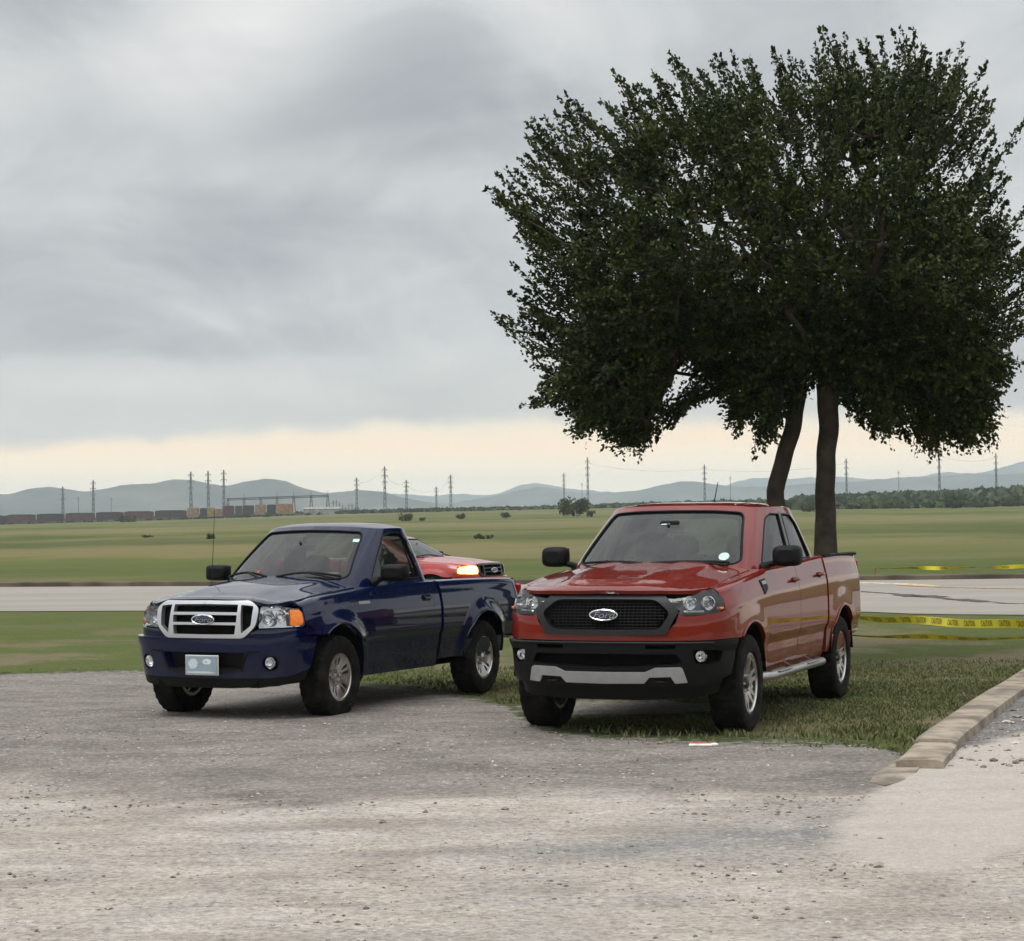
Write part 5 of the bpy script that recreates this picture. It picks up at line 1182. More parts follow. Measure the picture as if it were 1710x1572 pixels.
def old_truck(c, plate=True, lit=False):
    root = empty('pickup_truck'); sh, shd, G, g, gm, hz, hmap = build_pickup(root, c); M = MATS; P_ = M[c['paint']]; F, S = sh.F, sh.Sd
    chrome = M['bright_chrome'] if not lit else M['gloss_black']
    # painted nose round the grille and under the lamps
    half = [F(.27, .742), F(.37, .742), F(.52, .80), F(.535, .86), F(.505, .818), F(.62, .805), S(.56, .80), S(.505, .815), S(.44, .81), S(.37, .75), F(.70, .735), F(.45, .728), F(.25, .726)]
    half = [F(.27, .738), F(.37, .740), F(.50, .800), F(.70, .806), S(.56, .806), S(.50, .815), S(.44, .805), S(.37, .752), F(.70, .728), F(.45, .722), F(.25, .720)]
    panel('front_fascia', mirror_half(half), sh.fmap, P_, root, h=.03, lip=.03)
    gr = empty('grille', (0, .83, .88), 0, root); gi = Matrix.Translation((0, -.83, -.88))
    def kid(o): o.matrix_local = gi; return o
    ho = mirror_half([F(.0001, 1.040), F(.43, 1.034), F(.512, .975), F(.488, .83), F(.385, .728), F(.0001, .724)])
    L_ = lambda s: rounded([(s * u, v) for u, v in [F(.348, 1.000), F(.462, .990), F(.446, .832), F(.362, .768)]], .012, 2)
    bars = [[F(.30, .972), F(.0001, .976)], [F(.30, .928), F(.0001, .930)]]
    h1 = rounded(mirror_half([F(.0001, 1.005), F(.320, 1.001), F(.320, .940), F(.0001, .942)]), .008, 2)
    h2 = rounded(mirror_half([F(.0001, .920), F(.318, .918), F(.315, .858), F(.0001, .858)]), .008, 2)
    h3 = rounded(mirror_half([F(.0001, .838), F(.312, .836), F(.302, .760), F(.0001, .758)]), .008, 2)
    kid(panel('surround', rounded(ho, .04, 4), sh.fmap, chrome, gr, [L_(1), L_(-1), h1, h2, h3], h=.025, off=.026, lip=.045))
    kid(panel('backing', rounded(ho, .03), sh.fmap, M['under'], gr, h=.06, off=-.03, lip=0))
    y0 = sh.pos(np.array([.001]), np.array([F(.001, .883)[1]]))[0][1]
    oval_badge(root, (0, y0 + .034, .884), .23, .09)
    hl = [F(.520, .990), F(.62, .990), F(.72, .985), S(.55, .972), S(.515, .93), S(.515, .84), S(.54, .822), F(.70, .816), F(.510, .812), F(.508, .85)]
    for sg in (-1, 1):
        h = empty('headlight', (sg * .66, .70, .90), 0, root); iv = Matrix.Translation((-sg * .66, -.70, -.90)); q = [(sg * u, v) for u, v in hl]
        litm = M['lamp_lit'] if lit and sg > 0 else None
        for o in (panel('housing', q, sh.fmap, litm or M['chrome'], h, h=.04, off=-.07, lip=-.066), panel('lens', q, sh.fmap, M['lens'], h, h=.04, off=.004, lip=.014)): o.matrix_local = iv
        am = rounded([(sg * u, v) for u, v in [F(.745, .965), S(.555, .958), S(.528, .93), S(.53, .85), S(.55, .832), F(.745, .83)]], .015, 3)
        o = panel('turn_signal', am, sh.fmap, litm or M['amber'], h, h=.03, off=.007, lip=.03); o.matrix_local = iv
        for (bx, by, bz, br) in ((.585, .708, .895, .062), (.685, .655, .915, .050)):
            lamp_bowl('reflector', lampos(sh, bx, bz, sg), br, h, mat='lamp_core' if litm else 'head_reflector', depth=.04)
        for b in h.children:
            if b.name.startswith('bulb') or b.name.startswith('reflector'): b.matrix_local = iv
    # bumper: painted band, dark lower part with lamps and an opening
    bo = [F(.25, .728), F(.50, .730), F(.72, .732), S(.52, .735), S(.42, .735), S(.435, .60), S(.47, .47), F(.74, .415), F(.60, .405), F(.25, .40)]
    fogh = lambda s: [(s * (F(.605, .525)[0] + .066 * math.cos(t)), .525 + .064 * math.sin(t)) for t in np.linspace(0, 2 * math.pi, 20, endpoint=False)]
    op = rounded(mirror_half([F(.0001, .615), F(.40, .613), F(.355, .475), F(.0001, .465)]), .02, 3)
    bm = panel('bumper', mirror_half(bo), sh.fmap, P_, root, [fogh(1), fogh(-1), op], h=.03, off=.045, lip=.06)
    panel('bumper_backing', mirror_half([F(.25, .70), F(.55, .70), S(.5, .70), S(.50, .44), F(.25, .42)]), sh.fmap, M['trim_black'], root, h=.07, off=-.02, lip=0)
    panel('lower_valance', mirror_half([F(.25, .475), F(.55, .46), S(.46, .50), S(.50, .38), F(.66, .335), F(.25, .315)]), sh.fmap, M['trim_black'], root, h=.05, off=.040, lip=.12)
    gv = mirror_half([F(.0001, .475), F(.355, .482), F(.415, .625), F(.54, .63), F(.525, .618), F(.425, .608), F(.365, .462), F(.0001, .455)])
    panel('bumper_groove', gv, sh.fmap, M['black_plastic'], bm, h=.04, off=.052, lip=.01)
    for sg in (-1, 1):
        P, N = sh.fmap(np.array([F(.605, .525)[0]]), np.array([.525]), .02); p = P[0]
        lamp_bowl('fog_light', (sg * p[0], p[1], p[2]), .048, root, depth=.03)
        m = MB(); m.lathe([(0, .001), (-.003, .046)], 20, 'y', (sg * p[0], p[1] + .008, p[2])); m.build('fog_lens', M['lens'], root)
    if plate:
        y0 = sh.pos(np.array([.001]), np.array([.5]))[0][1] + .062
        pl = empty('license_plate', (0.0, y0, .500), 0, root)
        m = MB(); m.box((0, 0, 0), (.335, .010, .170), None, .004); m.build('frame', M['chrome'], pl)
        m = MB(); m.box((0, .007, .0), (.305, .004, .145), None, .001); m.build('plate', M['plate'], pl)
    # side badge, antenna, inspection tags
    for sg in (-1, 1):
        o = panel('side_badge', rounded([S(-.36, .998, sg), S(-.555, .998, sg), S(-.555, .972, sg), S(-.36, .972, sg)], .006, 2), sh.fmap, M['satin_silver'], root, h=.03, off=.005, lip=.005)
    if plate:
        m = MB(); m.tube([(.73, -.42, 1.105), (.73, -.42, 1.14)], .016, 8); m.tube([(.73, -.42, 1.13), (.745, -.50, 1.85)], [.0035, .002], 5); m.build('antenna', M['trim_black'], root)
        u, f = g('x', -.50, 1.535); panel('windshield_sticker', [(u - .035, f - .012), (u + .035, f - .014), (u + .04, f + .012), (u - .02, f + .016)], gm, M['sticker'], root, h=.05, off=-.006, lip=0)
        u, f = g('x', .22, 1.255); panel('red_tag', [(u - .018, f - .012), (u + .02, f - .012), (u + .016, f + .014), (u - .012, f + .020)], gm, M['sticker_red'], root, h=.05, off=-.006, lip=0)
    return root
def plate_nodes(t, b):
    o = t.n('ShaderNodeTexCoord').outputs['Object']; s = t.n('ShaderNodeSeparateXYZ'); t.put(s.inputs[0], o)
    x, z = s.outputs[0], s.outputs[2]
    def blob(cx, cz, rx, rz):
        d = t.m('ADD', t.m('POWER', t.m('DIVIDE', t.m('SUBTRACT', x, cx), rx), 2), t.m('POWER', t.m('DIVIDE', t.m('SUBTRACT', z, cz), rz), 2)); return t.mr(t.m('ADD', d, t.m('MULTIPLY', t.noise(o, 40., 3.), .9)), 1.6, 1.1)
    c = t.mix(t.noise(o, 14., 3.), (.20, .27, .31), (.34, .42, .46))
    c = t.mix(blob(.085, .012, .050, .046), c, (.55, .66, .73)); c = t.mix(blob(-.055, .030, .045, .024), c, (.66, .76, .82)); c = t.mix(blob(-.045, .028, .02, .008), c, (.40, .48, .52))
    c = t.mix(blob(.01, -.060, .15, .010), c, (.50, .60, .66)); t.put(b.inputs['Base Color'], c)
principled('plate', (.4, .5, .55), .35, build=plate_nodes)

def set_pose(root, x, y, yaw_deg, z=0.0, pitch=0.0):
    root.location = (x, y, z); root.rotation_euler = (R(pitch), 0, R(180 - yaw_deg))
TY_RED = (1.015, 16.89, 21.44); TY_BLUE = (-2.282, 18.51, 25.19)
rt = red_truck(); set_pose(rt, *TY_RED, 0.0, .15)
tag(rt, 'orange red crew cab pickup with black grille parked half on the grass under the tree', 'pickup truck')
bt = old_truck(BLUE); set_pose(bt, *TY_BLUE, 0.0, .25)
tag(bt, 'dark blue single cab pickup with chrome grille parked on the gravel', 'pickup truck')
BK = dict(BLUE, paint='car_paint')
ct = old_truck(BK, plate=False, lit=True); ct.name = 'red_car'; set_pose(ct, -1.08, 38.4, 0.0); ct.rotation_euler = (0, 0, R(-90 - 27))
def squash(o):         # a lower, car-like body: everything above the sills comes down
    for ch in list(o.children):
        if ch.name.startswith('wheel') and ch.type == 'EMPTY': continue
        if ch.name.startswith('badge'): ch.location.z = .42 + (ch.location.z - .42) * .77; continue
        if ch.type == 'MESH' and not ch.data.get('low'):
            n = len(ch.data.vertices); a = np.empty(n * 3, np.float32); ch.data.vertices.foreach_get('co', a); a = a.reshape(-1, 3)
            a[:, 2] = np.where(a[:, 2] > .42, .42 + (a[:, 2] - .42) * .77, a[:, 2]); ch.data.vertices.foreach_set('co', a.ravel()); ch.data['low'] = 1; ch.data.update()
        squash(ch)
squash(ct)
m = MB(); m.box((0, -2.86, .975), (1.50, 1.78, .03), None, .012); m.build('trunk_lid', MATS['car_paint'], ct)
tag(ct, 'red car with one lit orange headlight standing behind the bed of the dark blue pickup', 'car')
# ------------------------------------------------------------------ the big tree
principled('bark', (.055, .044, .034), .95, build=vary(5.0, .35, 6.0, bump=1.0, bscale=18))
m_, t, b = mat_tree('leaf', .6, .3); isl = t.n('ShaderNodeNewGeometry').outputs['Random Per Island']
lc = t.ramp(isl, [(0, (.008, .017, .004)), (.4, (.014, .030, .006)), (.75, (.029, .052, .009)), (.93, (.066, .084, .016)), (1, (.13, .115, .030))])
cn = t.noise(t.n('ShaderNodeNewGeometry').outputs['Position'], 1.7, 4.0, .6); lc = t.mix(t.mr(cn, .46, .66, 0, .55), lc, (.070, .086, .013)); lc = t.mix(t.mr(cn, .48, .36, 0, .6), lc, (.010, .019, .006))  # lighter olive patches put the crown's highlights into the leaf colour
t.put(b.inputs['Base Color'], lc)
tl = t.n('ShaderNodeBsdfTranslucent'); t.put(tl.inputs[0], t.mix(.5, lc, (.07, .11, .015))); mxs = t.n('ShaderNodeMixShader'); mxs.inputs[0].default_value = .12
out = [n for n in t.t.nodes if n.type == 'OUTPUT_MATERIAL'][0]; t.t.links.new(b.outputs[0], mxs.inputs[1]); t.t.links.new(tl.outputs[0], mxs.inputs[2]); t.t.links.new(mxs.outputs[0], out.inputs[0])
TD = 24.6
def tp(px, py, dy=0.0): d = pray(px, py); q = TD / d.y; return np.array([d.x * q, TD + dy, CAM_H + d.z * q])
CROWN_PX = [(822, 322), (860, 300), (893, 205), (915, 240), (948, 178), (1000, 205), (1040, 140), (1085, 160), (1112, 100), (1160, 135), (1200, 95), (1235, 100), (1290, 92), (1330, 110), (1400, 62), (1450, 80), (1500, 58), (1550, 95), (1612, 88), (1600, 130), (1662, 155), (1650, 200), (1686, 240), (1630, 300), (1700, 350), (1745, 420), (1720, 500), (1700, 560), (1695, 640), (1650, 690), (1658, 728), (1590, 732), (1530, 738), (1510, 690), (1475, 738), (1440, 700), (1400, 670), (1350, 665), (1320, 700), (1294, 745), (1268, 768), (1280, 705), (1232, 722), (1205, 672), (1160, 662), (1118, 690), (1095, 738), (1045, 742), (1020, 712), (968, 725), (960, 690), (920, 690), (874, 672), (905, 620), (880, 570), (900, 530), (840, 528), (895, 480), (868, 420), (895, 380), (860, 340)]
CP = np.array([tp(*p)[[0, 2]] for p in CROWN_PX])
def crown_points(n):
    lo, hi = CP.min(0), CP.max(0); P = rng.uniform(lo, hi, (n * 3, 2)); P = P[in_poly(P, CP)][:n]
    d = np.full(len(P), 9.0)
    for i in range(len(CP)):
        a = CP[i]; b_ = CP[(i + 1) % len(CP)]; ab = b_ - a; tt = np.clip(((P - a) @ ab) / (ab @ ab), 0, 1); d = np.minimum(d, np.linalg.norm(P - (a + tt[:, None] * ab), axis=1))
    half = 2.6 * np.sqrt(np.clip(1 - (1 - np.clip(d / 2.7, 0, 1)) ** 2, 0, 1)); half = np.where(d < 1.2, np.minimum(half, .35 + 1.25 * d), half); w_ = rng.uniform(-1, 1, len(P)); w_ = np.sign(w_) * np.abs(w_) ** .8
    return np.column_stack([P[:, 0], TD + w_ * half, P[:, 1]]), d, half, w_
def build_tree():
    fork1 = tp(1385, 690); base = tp(1378, 930); base[2] = -.05; low = tp(1380, 905); cpt = np.array([fork1[0] - .25, TD, fork1[2] + .7])
    root = empty('tree', (base[0], TD, 0)); off = np.array([base[0], TD, 0.0])
    P, d, half, w_ = crown_points(8600); kk = d > .52 * sm(2.6, 4.2, P[:, 2]) + .10; P, d = P[kk], d[kk]
    # open pockets in the crown: fewer clumps where a coarse noise is low, mostly in the upper and outer parts
    pocket = .75 * nz(P[:, 0] * 1.0 + 3, P[:, 2] * 1.25 + P[:, 0] * .5, 5.0) + .25 * nz(P[:, 0] + P[:, 1], P[:, 2] * 1.0 + 40, 5.5)
    upper = sm(3.6, 5.6, P[:, 2]); edge = 1 - np.clip(d / .8, 0, 1)
    keep = rng.random(len(P)) < np.clip(.82 - .56 * upper * sm(.50, .45, pocket) - .12 * (1 - upper) * sm(.44, .38, pocket) + .4 * (pocket - .5), .015, 1) * (1 - .34 * upper)
    keep |= (P[:, 2] < tp(0, 520)[2]) & (P[:, 2] > tp(0, 640)[2]) & (rng.random(len(P)) < .75)
    P = P[keep]; d = d[keep]
    # ---- branches: every clump joins the nearest limb point that lies nearer the fork
    nodes = []; par = []; 
    def add(p, q): nodes.append(np.array(p, float)); par.append(q); return len(nodes) - 1
    r0 = add(base, -1); prev = r0
    for q in (tp(1379, 880), tp(1378, 820), tp(1380, 760), tp(1384, 700), tp(1380, 640)): prev = add(q, prev)
    f1 = prev; b2 = add(tp(1368, 935) * [1, 1, 0] + [-.0, .12, .25], r0); prev = b2
    for q in (tp(1300, 835, .25), tp(1316, 760, .3), tp(1332, 700, .3), tp(1338, 650, .3)): prev = add(q, prev)
    f2 = prev
    limbs = [((1290, 600, -.5), (1180, 520, -.9), (1060, 470, -1.1), (960, 430, -1.0), (880, 380, -.6)), ((1300, 560, .6), (1200, 440, 1.0), (1080, 330, 1.2), (980, 260, .9)), ((1340, 560, 0), (1290, 420, .2), (1230, 300, .3), (1170, 190, .2)), ((1380, 540, .4), (1380, 400, .5), (1390, 260, .4), (1410, 140, .1)), ((1420, 560, -.3), (1480, 420, -.6), (1530, 280, -.6), (1580, 160, -.3)), ((1450, 580, .5), (1560, 480, .9), (1640, 400, .8), (1690, 320, .4)), ((1440, 620, -.5), (1540, 600, -.9), (1630, 590, -.8), (1680, 600, -.4)), ((1280, 630, .5), (1180, 620, .9), (1050, 620, .9), (930, 640, .5)), ((1330, 600, -.9), (1270, 500, -1.6), (1200, 430, -2.0)), ((1430, 600, 1.0), (1490, 500, 1.7), (1520, 420, 2.0)), ((1400, 560, -1.0), (1430, 440, -1.7), (1450, 330, -1.8))]
    for i, L_ in enumerate(limbs):
        prev = f2 if i in (0, 1, 7, 2, 8) else f1; a = nodes[prev]
        for (qx, qy, dy) in L_:
            b_ = tp(qx, qy, dy)
            for k in (1, 2, 3): prev = add(a + (b_ - a) * k / 3 + (rng.random(3) - .5) * .12 * (k < 3), prev)
            a = b_
    nb0 = len(nodes)
    order = np.argsort(np.linalg.norm(P - cpt, axis=1)); dist0 = np.linalg.norm(P - cpt, axis=1)
    NP = np.zeros((nb0 + len(P) * 2 + 10, 3)); NP[:nb0] = nodes; cnt = nb0; usable = np.zeros(len(NP), bool); usable[6:nb0] = True; usable[b2 - 0:b2 + 1] = False; ND = np.linalg.norm(NP - cpt, axis=1)
    clumps = []
    for j in order:
        p = P[j]; D = np.linalg.norm(NP[:cnt] - p, axis=1) + .35 * np.maximum(ND[:cnt] - dist0[j], 0) * 3; D[~usable[:cnt]] = 99
        k = int(np.argmin(D)); q = NP[k]; mid = (p + q) / 2 + (rng.random(3) - .5) * .10 * np.linalg.norm(p - q) + np.array([0, 0, -.04])
        a = add(mid, k); NP[cnt] = mid; ND[cnt] = np.linalg.norm(mid - cpt); usable[cnt] = True; cnt += 1
        a = add(p, a); NP[cnt] = p; ND[cnt] = dist0[j]; usable[cnt] = True; cnt += 1; clumps.append(a)
    n = len(nodes); N_ = np.array(nodes); par_ = np.array(par); wgt = np.zeros(n); wgt[clumps] = 1.0
    for i in range(n - 1, 0, -1): wgt[par_[i]] += wgt[i] if par_[i] >= 0 else 0
    rad = .0062 * np.maximum(wgt, .6) ** .40
    for i in range(r0, f1 + 1): rad[i] = .125 - .004 * (i - r0)
    for i in range(b2, f2 + 1): rad[i] = .125 - .008 * (i - b2)
    rad[r0] = .17; rad[r0 + 1] = .125
    def tubes(idx, sides, name):
        vs = []; fs = []; c0 = 0
        A = N_[par_[idx]]; B = N_[idx]; ra_ = np.minimum(rad[par_[idx]], rad[idx] * 1.6 + .004); rb_ = rad[idx]; T = B - A; Ln = np.linalg.norm(T, axis=1, keepdims=True); T = T / np.maximum(Ln, 1e-6)
        up = np.where(np.abs(T[:, 2:3]) < .9, [[0, 0, 1.]], [[1., 0, 0]]); U = np.cross(T, up); U /= np.linalg.norm(U, axis=1, keepdims=True); W = np.cross(T, U)
        th = np.arange(sides) / sides * 2 * math.pi; ring = U[:, None] * np.cos(th)[None, :, None] + W[:, None] * np.sin(th)[None, :, None]
        VA = A[:, None] - T[:, None] * .02 + ring * ra_[:, None, None]; VB = B[:, None] + ring * rb_[:, None, None]; V = np.concatenate([VA, VB], 1).reshape(-1, 3)
        k = np.arange(sides); f = np.stack([k, (k + 1) % sides, (k + 1) % sides + sides, k + sides], -1); F_ = (f[None] + (np.arange(len(idx)) * 2 * sides)[:, None, None]).reshape(-1, 4)
        return mesh_np(name, V - off, F_, MATS['bark'], root, smooth=True)
    tr = [i for i in range(1, f1 + 1)] ; t2 = [i for i in range(b2, f2 + 1)]
    def trunk(ids, first, rr_):
        m = MB(); pts = [N_[first]] + [N_[i] for i in ids]; cs = catmull(pts, 5); rs = np.interp(np.linspace(0, 1, len(cs)), np.linspace(0, 1, len(rr_)), rr_)
        cs = cs + np.column_stack([.006 * np.sin(np.arange(len(cs)) * 1.1), .015 * np.cos(np.arange(len(cs)) * .9), 0 * cs[:, 0]]); m.tube([tuple(c - off) for c in cs], list(rs), 14); o = m.build('trunk', MATS['bark'], root, smooth=True)
    trunk(tr, r0, [.20, .125, .115, .112, .118, .13]); trunk(t2, r0, [.13, .115, .105, .10, .10, .10])
    rest = np.array([i for i in range(n) if par_[i] >= 0 and i not in tr and i not in t2 and i != r0]); big_ = rest[wgt[rest] > 6]; small = rest[wgt[rest] <= 6]
    tubes(big_, 8, 'limbs'); tubes(small, 4, 'twigs')
    # ---- leafy sprays: each clump throws out a few thin shoots set with leaves
    CL = N_[clumps]; nC = len(CL); out_ = CL - cpt; out_ /= np.linalg.norm(out_, axis=1, keepdims=True)
    LV = []; shoots = []
    # long leafy branch ends that break the outline; they sweep up and outwards, hanging ones at the bottom
    ring = densify(CP, .085); cen2 = np.array([cpt[0], cpt[2]]); spr = []
    for T2 in ring:
        for rep_ in range(2):
            if rng.random() < .36: continue
            o2 = T2 - cen2; o2 /= np.linalg.norm(o2); hi_ = float(sm(3.2, 4.6, T2[1])); lo_ = 1 - float(sm(2.4, 3.2, T2[1]))
            wind = np.array([-.62, .78]) if T2[0] < cen2[0] + 1.2 else np.array([.50, .86]); dn = np.array([.12, -1.0])
            d2 = o2 * .75 + wind * .75 * hi_ + dn * .9 * lo_ + rng.standard_normal(2) * .16; d2 /= np.linalg.norm(d2)
            ln = rng.uniform(.55, 1.15) * (1 - .35 * lo_); tip = T2 + o2 * (rng.uniform(-.22, .20) if hi_ > .3 else rng.uniform(-.2, .04)); yy_ = TD + rng.uniform(-.45, .75); dy_ = rng.uniform(-.25, .25)
            spr.append((np.array([tip[0] - d2[0] * ln, yy_, tip[1] - d2[1] * ln]), np.array([tip[0], yy_ + dy_, tip[1]]), hi_, lo_))
    m = MB(); 
    for A3, B3, hi_, lo_ in spr:
        mid_ = (A3 + B3) / 2 + rng.standard_normal(3) * .03 + np.array([0, 0, -.06 * hi_ + .05 * lo_]); m.tube([tuple(A3 - off), tuple(mid_ - off), tuple(B3 - off)], [.012, .008, .002], 3, cap=False)
        k = int(44 + 84 * np.linalg.norm(B3 - A3)); q = rng.random(k) ** .9; C3 = np.where(q[:, None] < .5, A3 + (mid_ - A3) * (q[:, None] * 2), mid_ + (B3 - mid_) * (q[:, None] * 2 - 1)); ax = (B3 - A3) / np.linalg.norm(B3 - A3)
        C3 = C3 + rng.standard_normal((k, 3)) * (.062 * (1.15 - q))[:, None]
        LV.append(np.column_stack([C3, np.tile(ax, (k, 1))]))
    o = m.build('branch_ends', MATS['bark'], root); o['kind'] = 'stuff'
    S_ = 5
    lowz = 1 - sm(2.6, 3.9, CL[:, 2]); top_b = sm(4.0, 6.2, CL[:, 2])
    for s in range(S_):
        dr = out_ * (.8 + .9 * top_b)[:, None] + rng.standard_normal((nC, 3)) * .50; dr[:, 2] += .30 * top_b - .50 * lowz; dr[:, 0] -= .35 * (CL[:, 0] < cpt[0] + .5); dr /= np.linalg.norm(dr, axis=1, keepdims=True)
        ln = rng.uniform(.14, .34, nC) + .10 * rng.random(nC) * top_b; k = 13
        for j in range(k):
            tt = (j + rng.random(nC)) / k; c = CL + dr * (ln * tt)[:, None] + np.array([0, 0, -1])[None] * (lowz * .10 * tt ** 2)[:, None] + rng.standard_normal((nC, 3)) * .018
            LV.append(np.column_stack([c, dr]))
        shoots.append((CL, CL + dr * ln[:, None]))
    LV = np.concatenate(LV); n = len(LV); c = LV[:, :3]; a = LV[:, 3:] + rng.standard_normal((n, 3)) * .7; a /= np.linalg.norm(a, axis=1, keepdims=True)
    nn_ = rng.standard_normal((n, 3)) + [0, 0, .6]; bb = np.cross(a, nn_); bb /= np.linalg.norm(bb, axis=1, keepdims=True)
    L_ = rng.uniform(.026, .052, n)[:, None]; W_ = L_ * rng.uniform(.36, .55, n)[:, None]
    V = np.stack([c - a * L_ * .2, c + a * L_ * .45 + bb * W_, c + a * L_ * 1.2, c + a * L_ * .45 - bb * W_], 1).reshape(-1, 3)
    F_ = np.arange(n * 4).reshape(n, 4)
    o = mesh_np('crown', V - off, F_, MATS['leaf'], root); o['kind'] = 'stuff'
    A = np.concatenate([s[0] for s in shoots]); B = np.concatenate([s[1] for s in shoots]); n = len(A); u_ = np.array([.004, 0, 0]); w2 = np.array([0, .004, 0]); 
    V = np.stack([A - u_, A + u_, A + w2, B], 1).reshape(-1, 3); q = (np.arange(n) * 4)[:, None]; F_ = np.concatenate([q + [0, 1, 3], q + [1, 2, 3], q + [2, 0, 3]], 0)
    o = mesh_np('shoots', V - off, F_, MATS['bark'], root); o['kind'] = 'stuff'
    print('tree clumps', nC, 'leaves', len(LV))
    return root, base
tree, tbase = build_tree(); tag(tree, 'large dark spreading shade tree with two trunks behind the orange red pickup', 'tree')

# ------------------------------------------------------------------ bushes and small trees out on the grassland
m_, t, b = mat_tree('bush_leaf', .8, .1); isl = t.n('ShaderNodeNewGeometry').outputs['Random Per Island']
t.put(b.inputs['Base Color'], t.ramp(isl, [(0, (.032, .048, .018)), (.5, (.050, .070, .027)), (.85, (.075, .092, .036)), (1, (.10, .11, .045))]))
def bush(px, py_base, wpx, hpx, Y, label, cat='bush', group=None, trunkf=0.0, seed=0, dens=1.0):
    g_ = np.random.default_rng(seed + 50); x, _, _ = at_dist(px, py_base, Y); z0 = ez(x, Y) - .03; sc = Y / FPX; w_, h_ = wpx * sc, hpx * sc
    root = empty('small_tree' if trunkf > 0 else 'shrub', (x, Y, z0))
    nb = int(7 + wpx / 6); C_ = np.column_stack([g_.uniform(-.36, .36, nb) * w_, g_.uniform(-.32, .32, nb) * w_, (trunkf + (1 - trunkf) * g_.uniform(.15, .62, nb)) * h_]); Rr = g_.uniform(.24, .38, nb) * min(w_, h_ * 1.3) * .8
    n = int((500 + wpx * 26) * dens); k = g_.integers(0, nb, n); d_ = g_.standard_normal((n, 3)); d_ /= np.linalg.norm(d_, axis=1, keepdims=True); c = C_[k] + d_ * (Rr[k] * g_.uniform(.4, 1.08, n))[:, None] * [1, 1, .85]; c[:, 2] = np.clip(c[:, 2], .02, h_ * 1.05)
    s = .055 * min(w_, h_) * g_.uniform(.6, 1.4, n)[:, None]; a = g_.standard_normal((n, 3)); a /= np.linalg.norm(a, axis=1, keepdims=True); b_ = np.cross(a, g_.standard_normal((n, 3))); b_ /= np.linalg.norm(b_, axis=1, keepdims=True)
    V = np.stack([c - a * s, c + b_ * s * .7, c + a * s, c - b_ * s * .7], 1).reshape(-1, 3)
    mesh_np('crown', V, np.arange(n * 4).reshape(n, 4), MATS['bush_leaf'], root)
    m = MB()
    for q in range(2 if trunkf > 0 else 3): m.tube([(g_.uniform(-.05, .05) * w_, 0, 0), (g_.uniform(-.1, .1) * w_, g_.uniform(-.05, .05) * w_, h_ * .35), (g_.uniform(-.2, .2) * w_, 0, h_ * .62)], [.035 * w_ + .02, .02 * w_ + .01, .01 * w_], 6)
    m.build('trunk', MATS['bark'], root, smooth=True); tag(root, label, cat, group); return root
bush(956, 853, 62, 34, 520, 'round dark tree standing alone on the field crest left of the orange red pickup', 'tree', trunkf=.18, seed=1)
bush(987, 861, 14, 16, 480, 'small dark bush just right of the lone round tree', seed=2)
bush(677, 867, 22, 17, 420, 'dark bush on the field above the cab of the red car behind', seed=3)
bush(706, 866, 12, 9, 430, 'small pale bush beside the dark bush on the field', seed=4)
bush(769, 862, 16, 13, 480, 'dark bush on the field midway between the two pickups', seed=5)
bush(844, 860, 15, 15, 480, 'dark bush on the field left of the lone round tree', seed=6)
bush(246, 893, 26, 8, 190, 'low dark bush in the open field at the left', seed=7)
bush(352, 896, 16, 14, 175, 'low weed clump in the field over the mirror of the dark blue pickup', seed=8)
bush(214, 868, 34, 14, 800, 'dark bush standing in front of the rail cars', seed=9)
bush(410, 866, 16, 10, 900, 'bush before the tan freight containers', seed=10)
bush(447, 866, 18, 10, 900, 'bush at the foot of the last freight containers', seed=11)
bush(512, 861, 18, 7, 930, 'low bush under the substation frame', seed=12)
bush(534, 861, 14, 6, 930, 'low bush right of the one under the substation frame', seed=13)
bush(593, 857, 16, 9, 940, 'low dark bush beneath the left of two steel masts', seed=14)
bush(640, 856, 12, 9, 940, 'dark bush at the foot of the tallest steel mast', seed=15)
bush(731, 855, 18, 6, 940, 'flat bush on the skyline of the field', seed=16)
bush(808, 851, 14, 7, 940, 'dark skyline bush left of the lone round tree', seed=17)
bush(866, 852, 12, 6, 940, 'tiny skyline bush near the lone round tree', seed=18)
bush(1105, 842, 14, 7, 940, 'skyline bush above the left end of the red pickup roof', seed=19)
bush(808, 890, 40, 12, 150, 'low bright green clump in the field above the tail of the dark blue pickup', seed=20)
bush(1596, 843, 44, 30, 600, 'largest bush of the tree line at the right', seed=21)
bush(1640, 841, 28, 14, 620, 'lower bush right of the largest one in the tree line', seed=22)
bush(1690, 836, 24, 26, 640, 'tall dark bush at the right end of the tree line', seed=23)
bush(1302, 843, 44, 24, 560, 'bush seen between the leaning trunk and the pickup roof', seed=24)
bush(1352, 846, 26, 24, 560, 'dark bush between the two trunks of the big tree', seed=25)
bush(1506, 842, 30, 13, 620, 'low rounded bush in the tree line right of the big trunk', seed=26)
bush(1480, 838, 22, 14, 640, 'dark bush in the tree line right of the big trunk', seed=27)

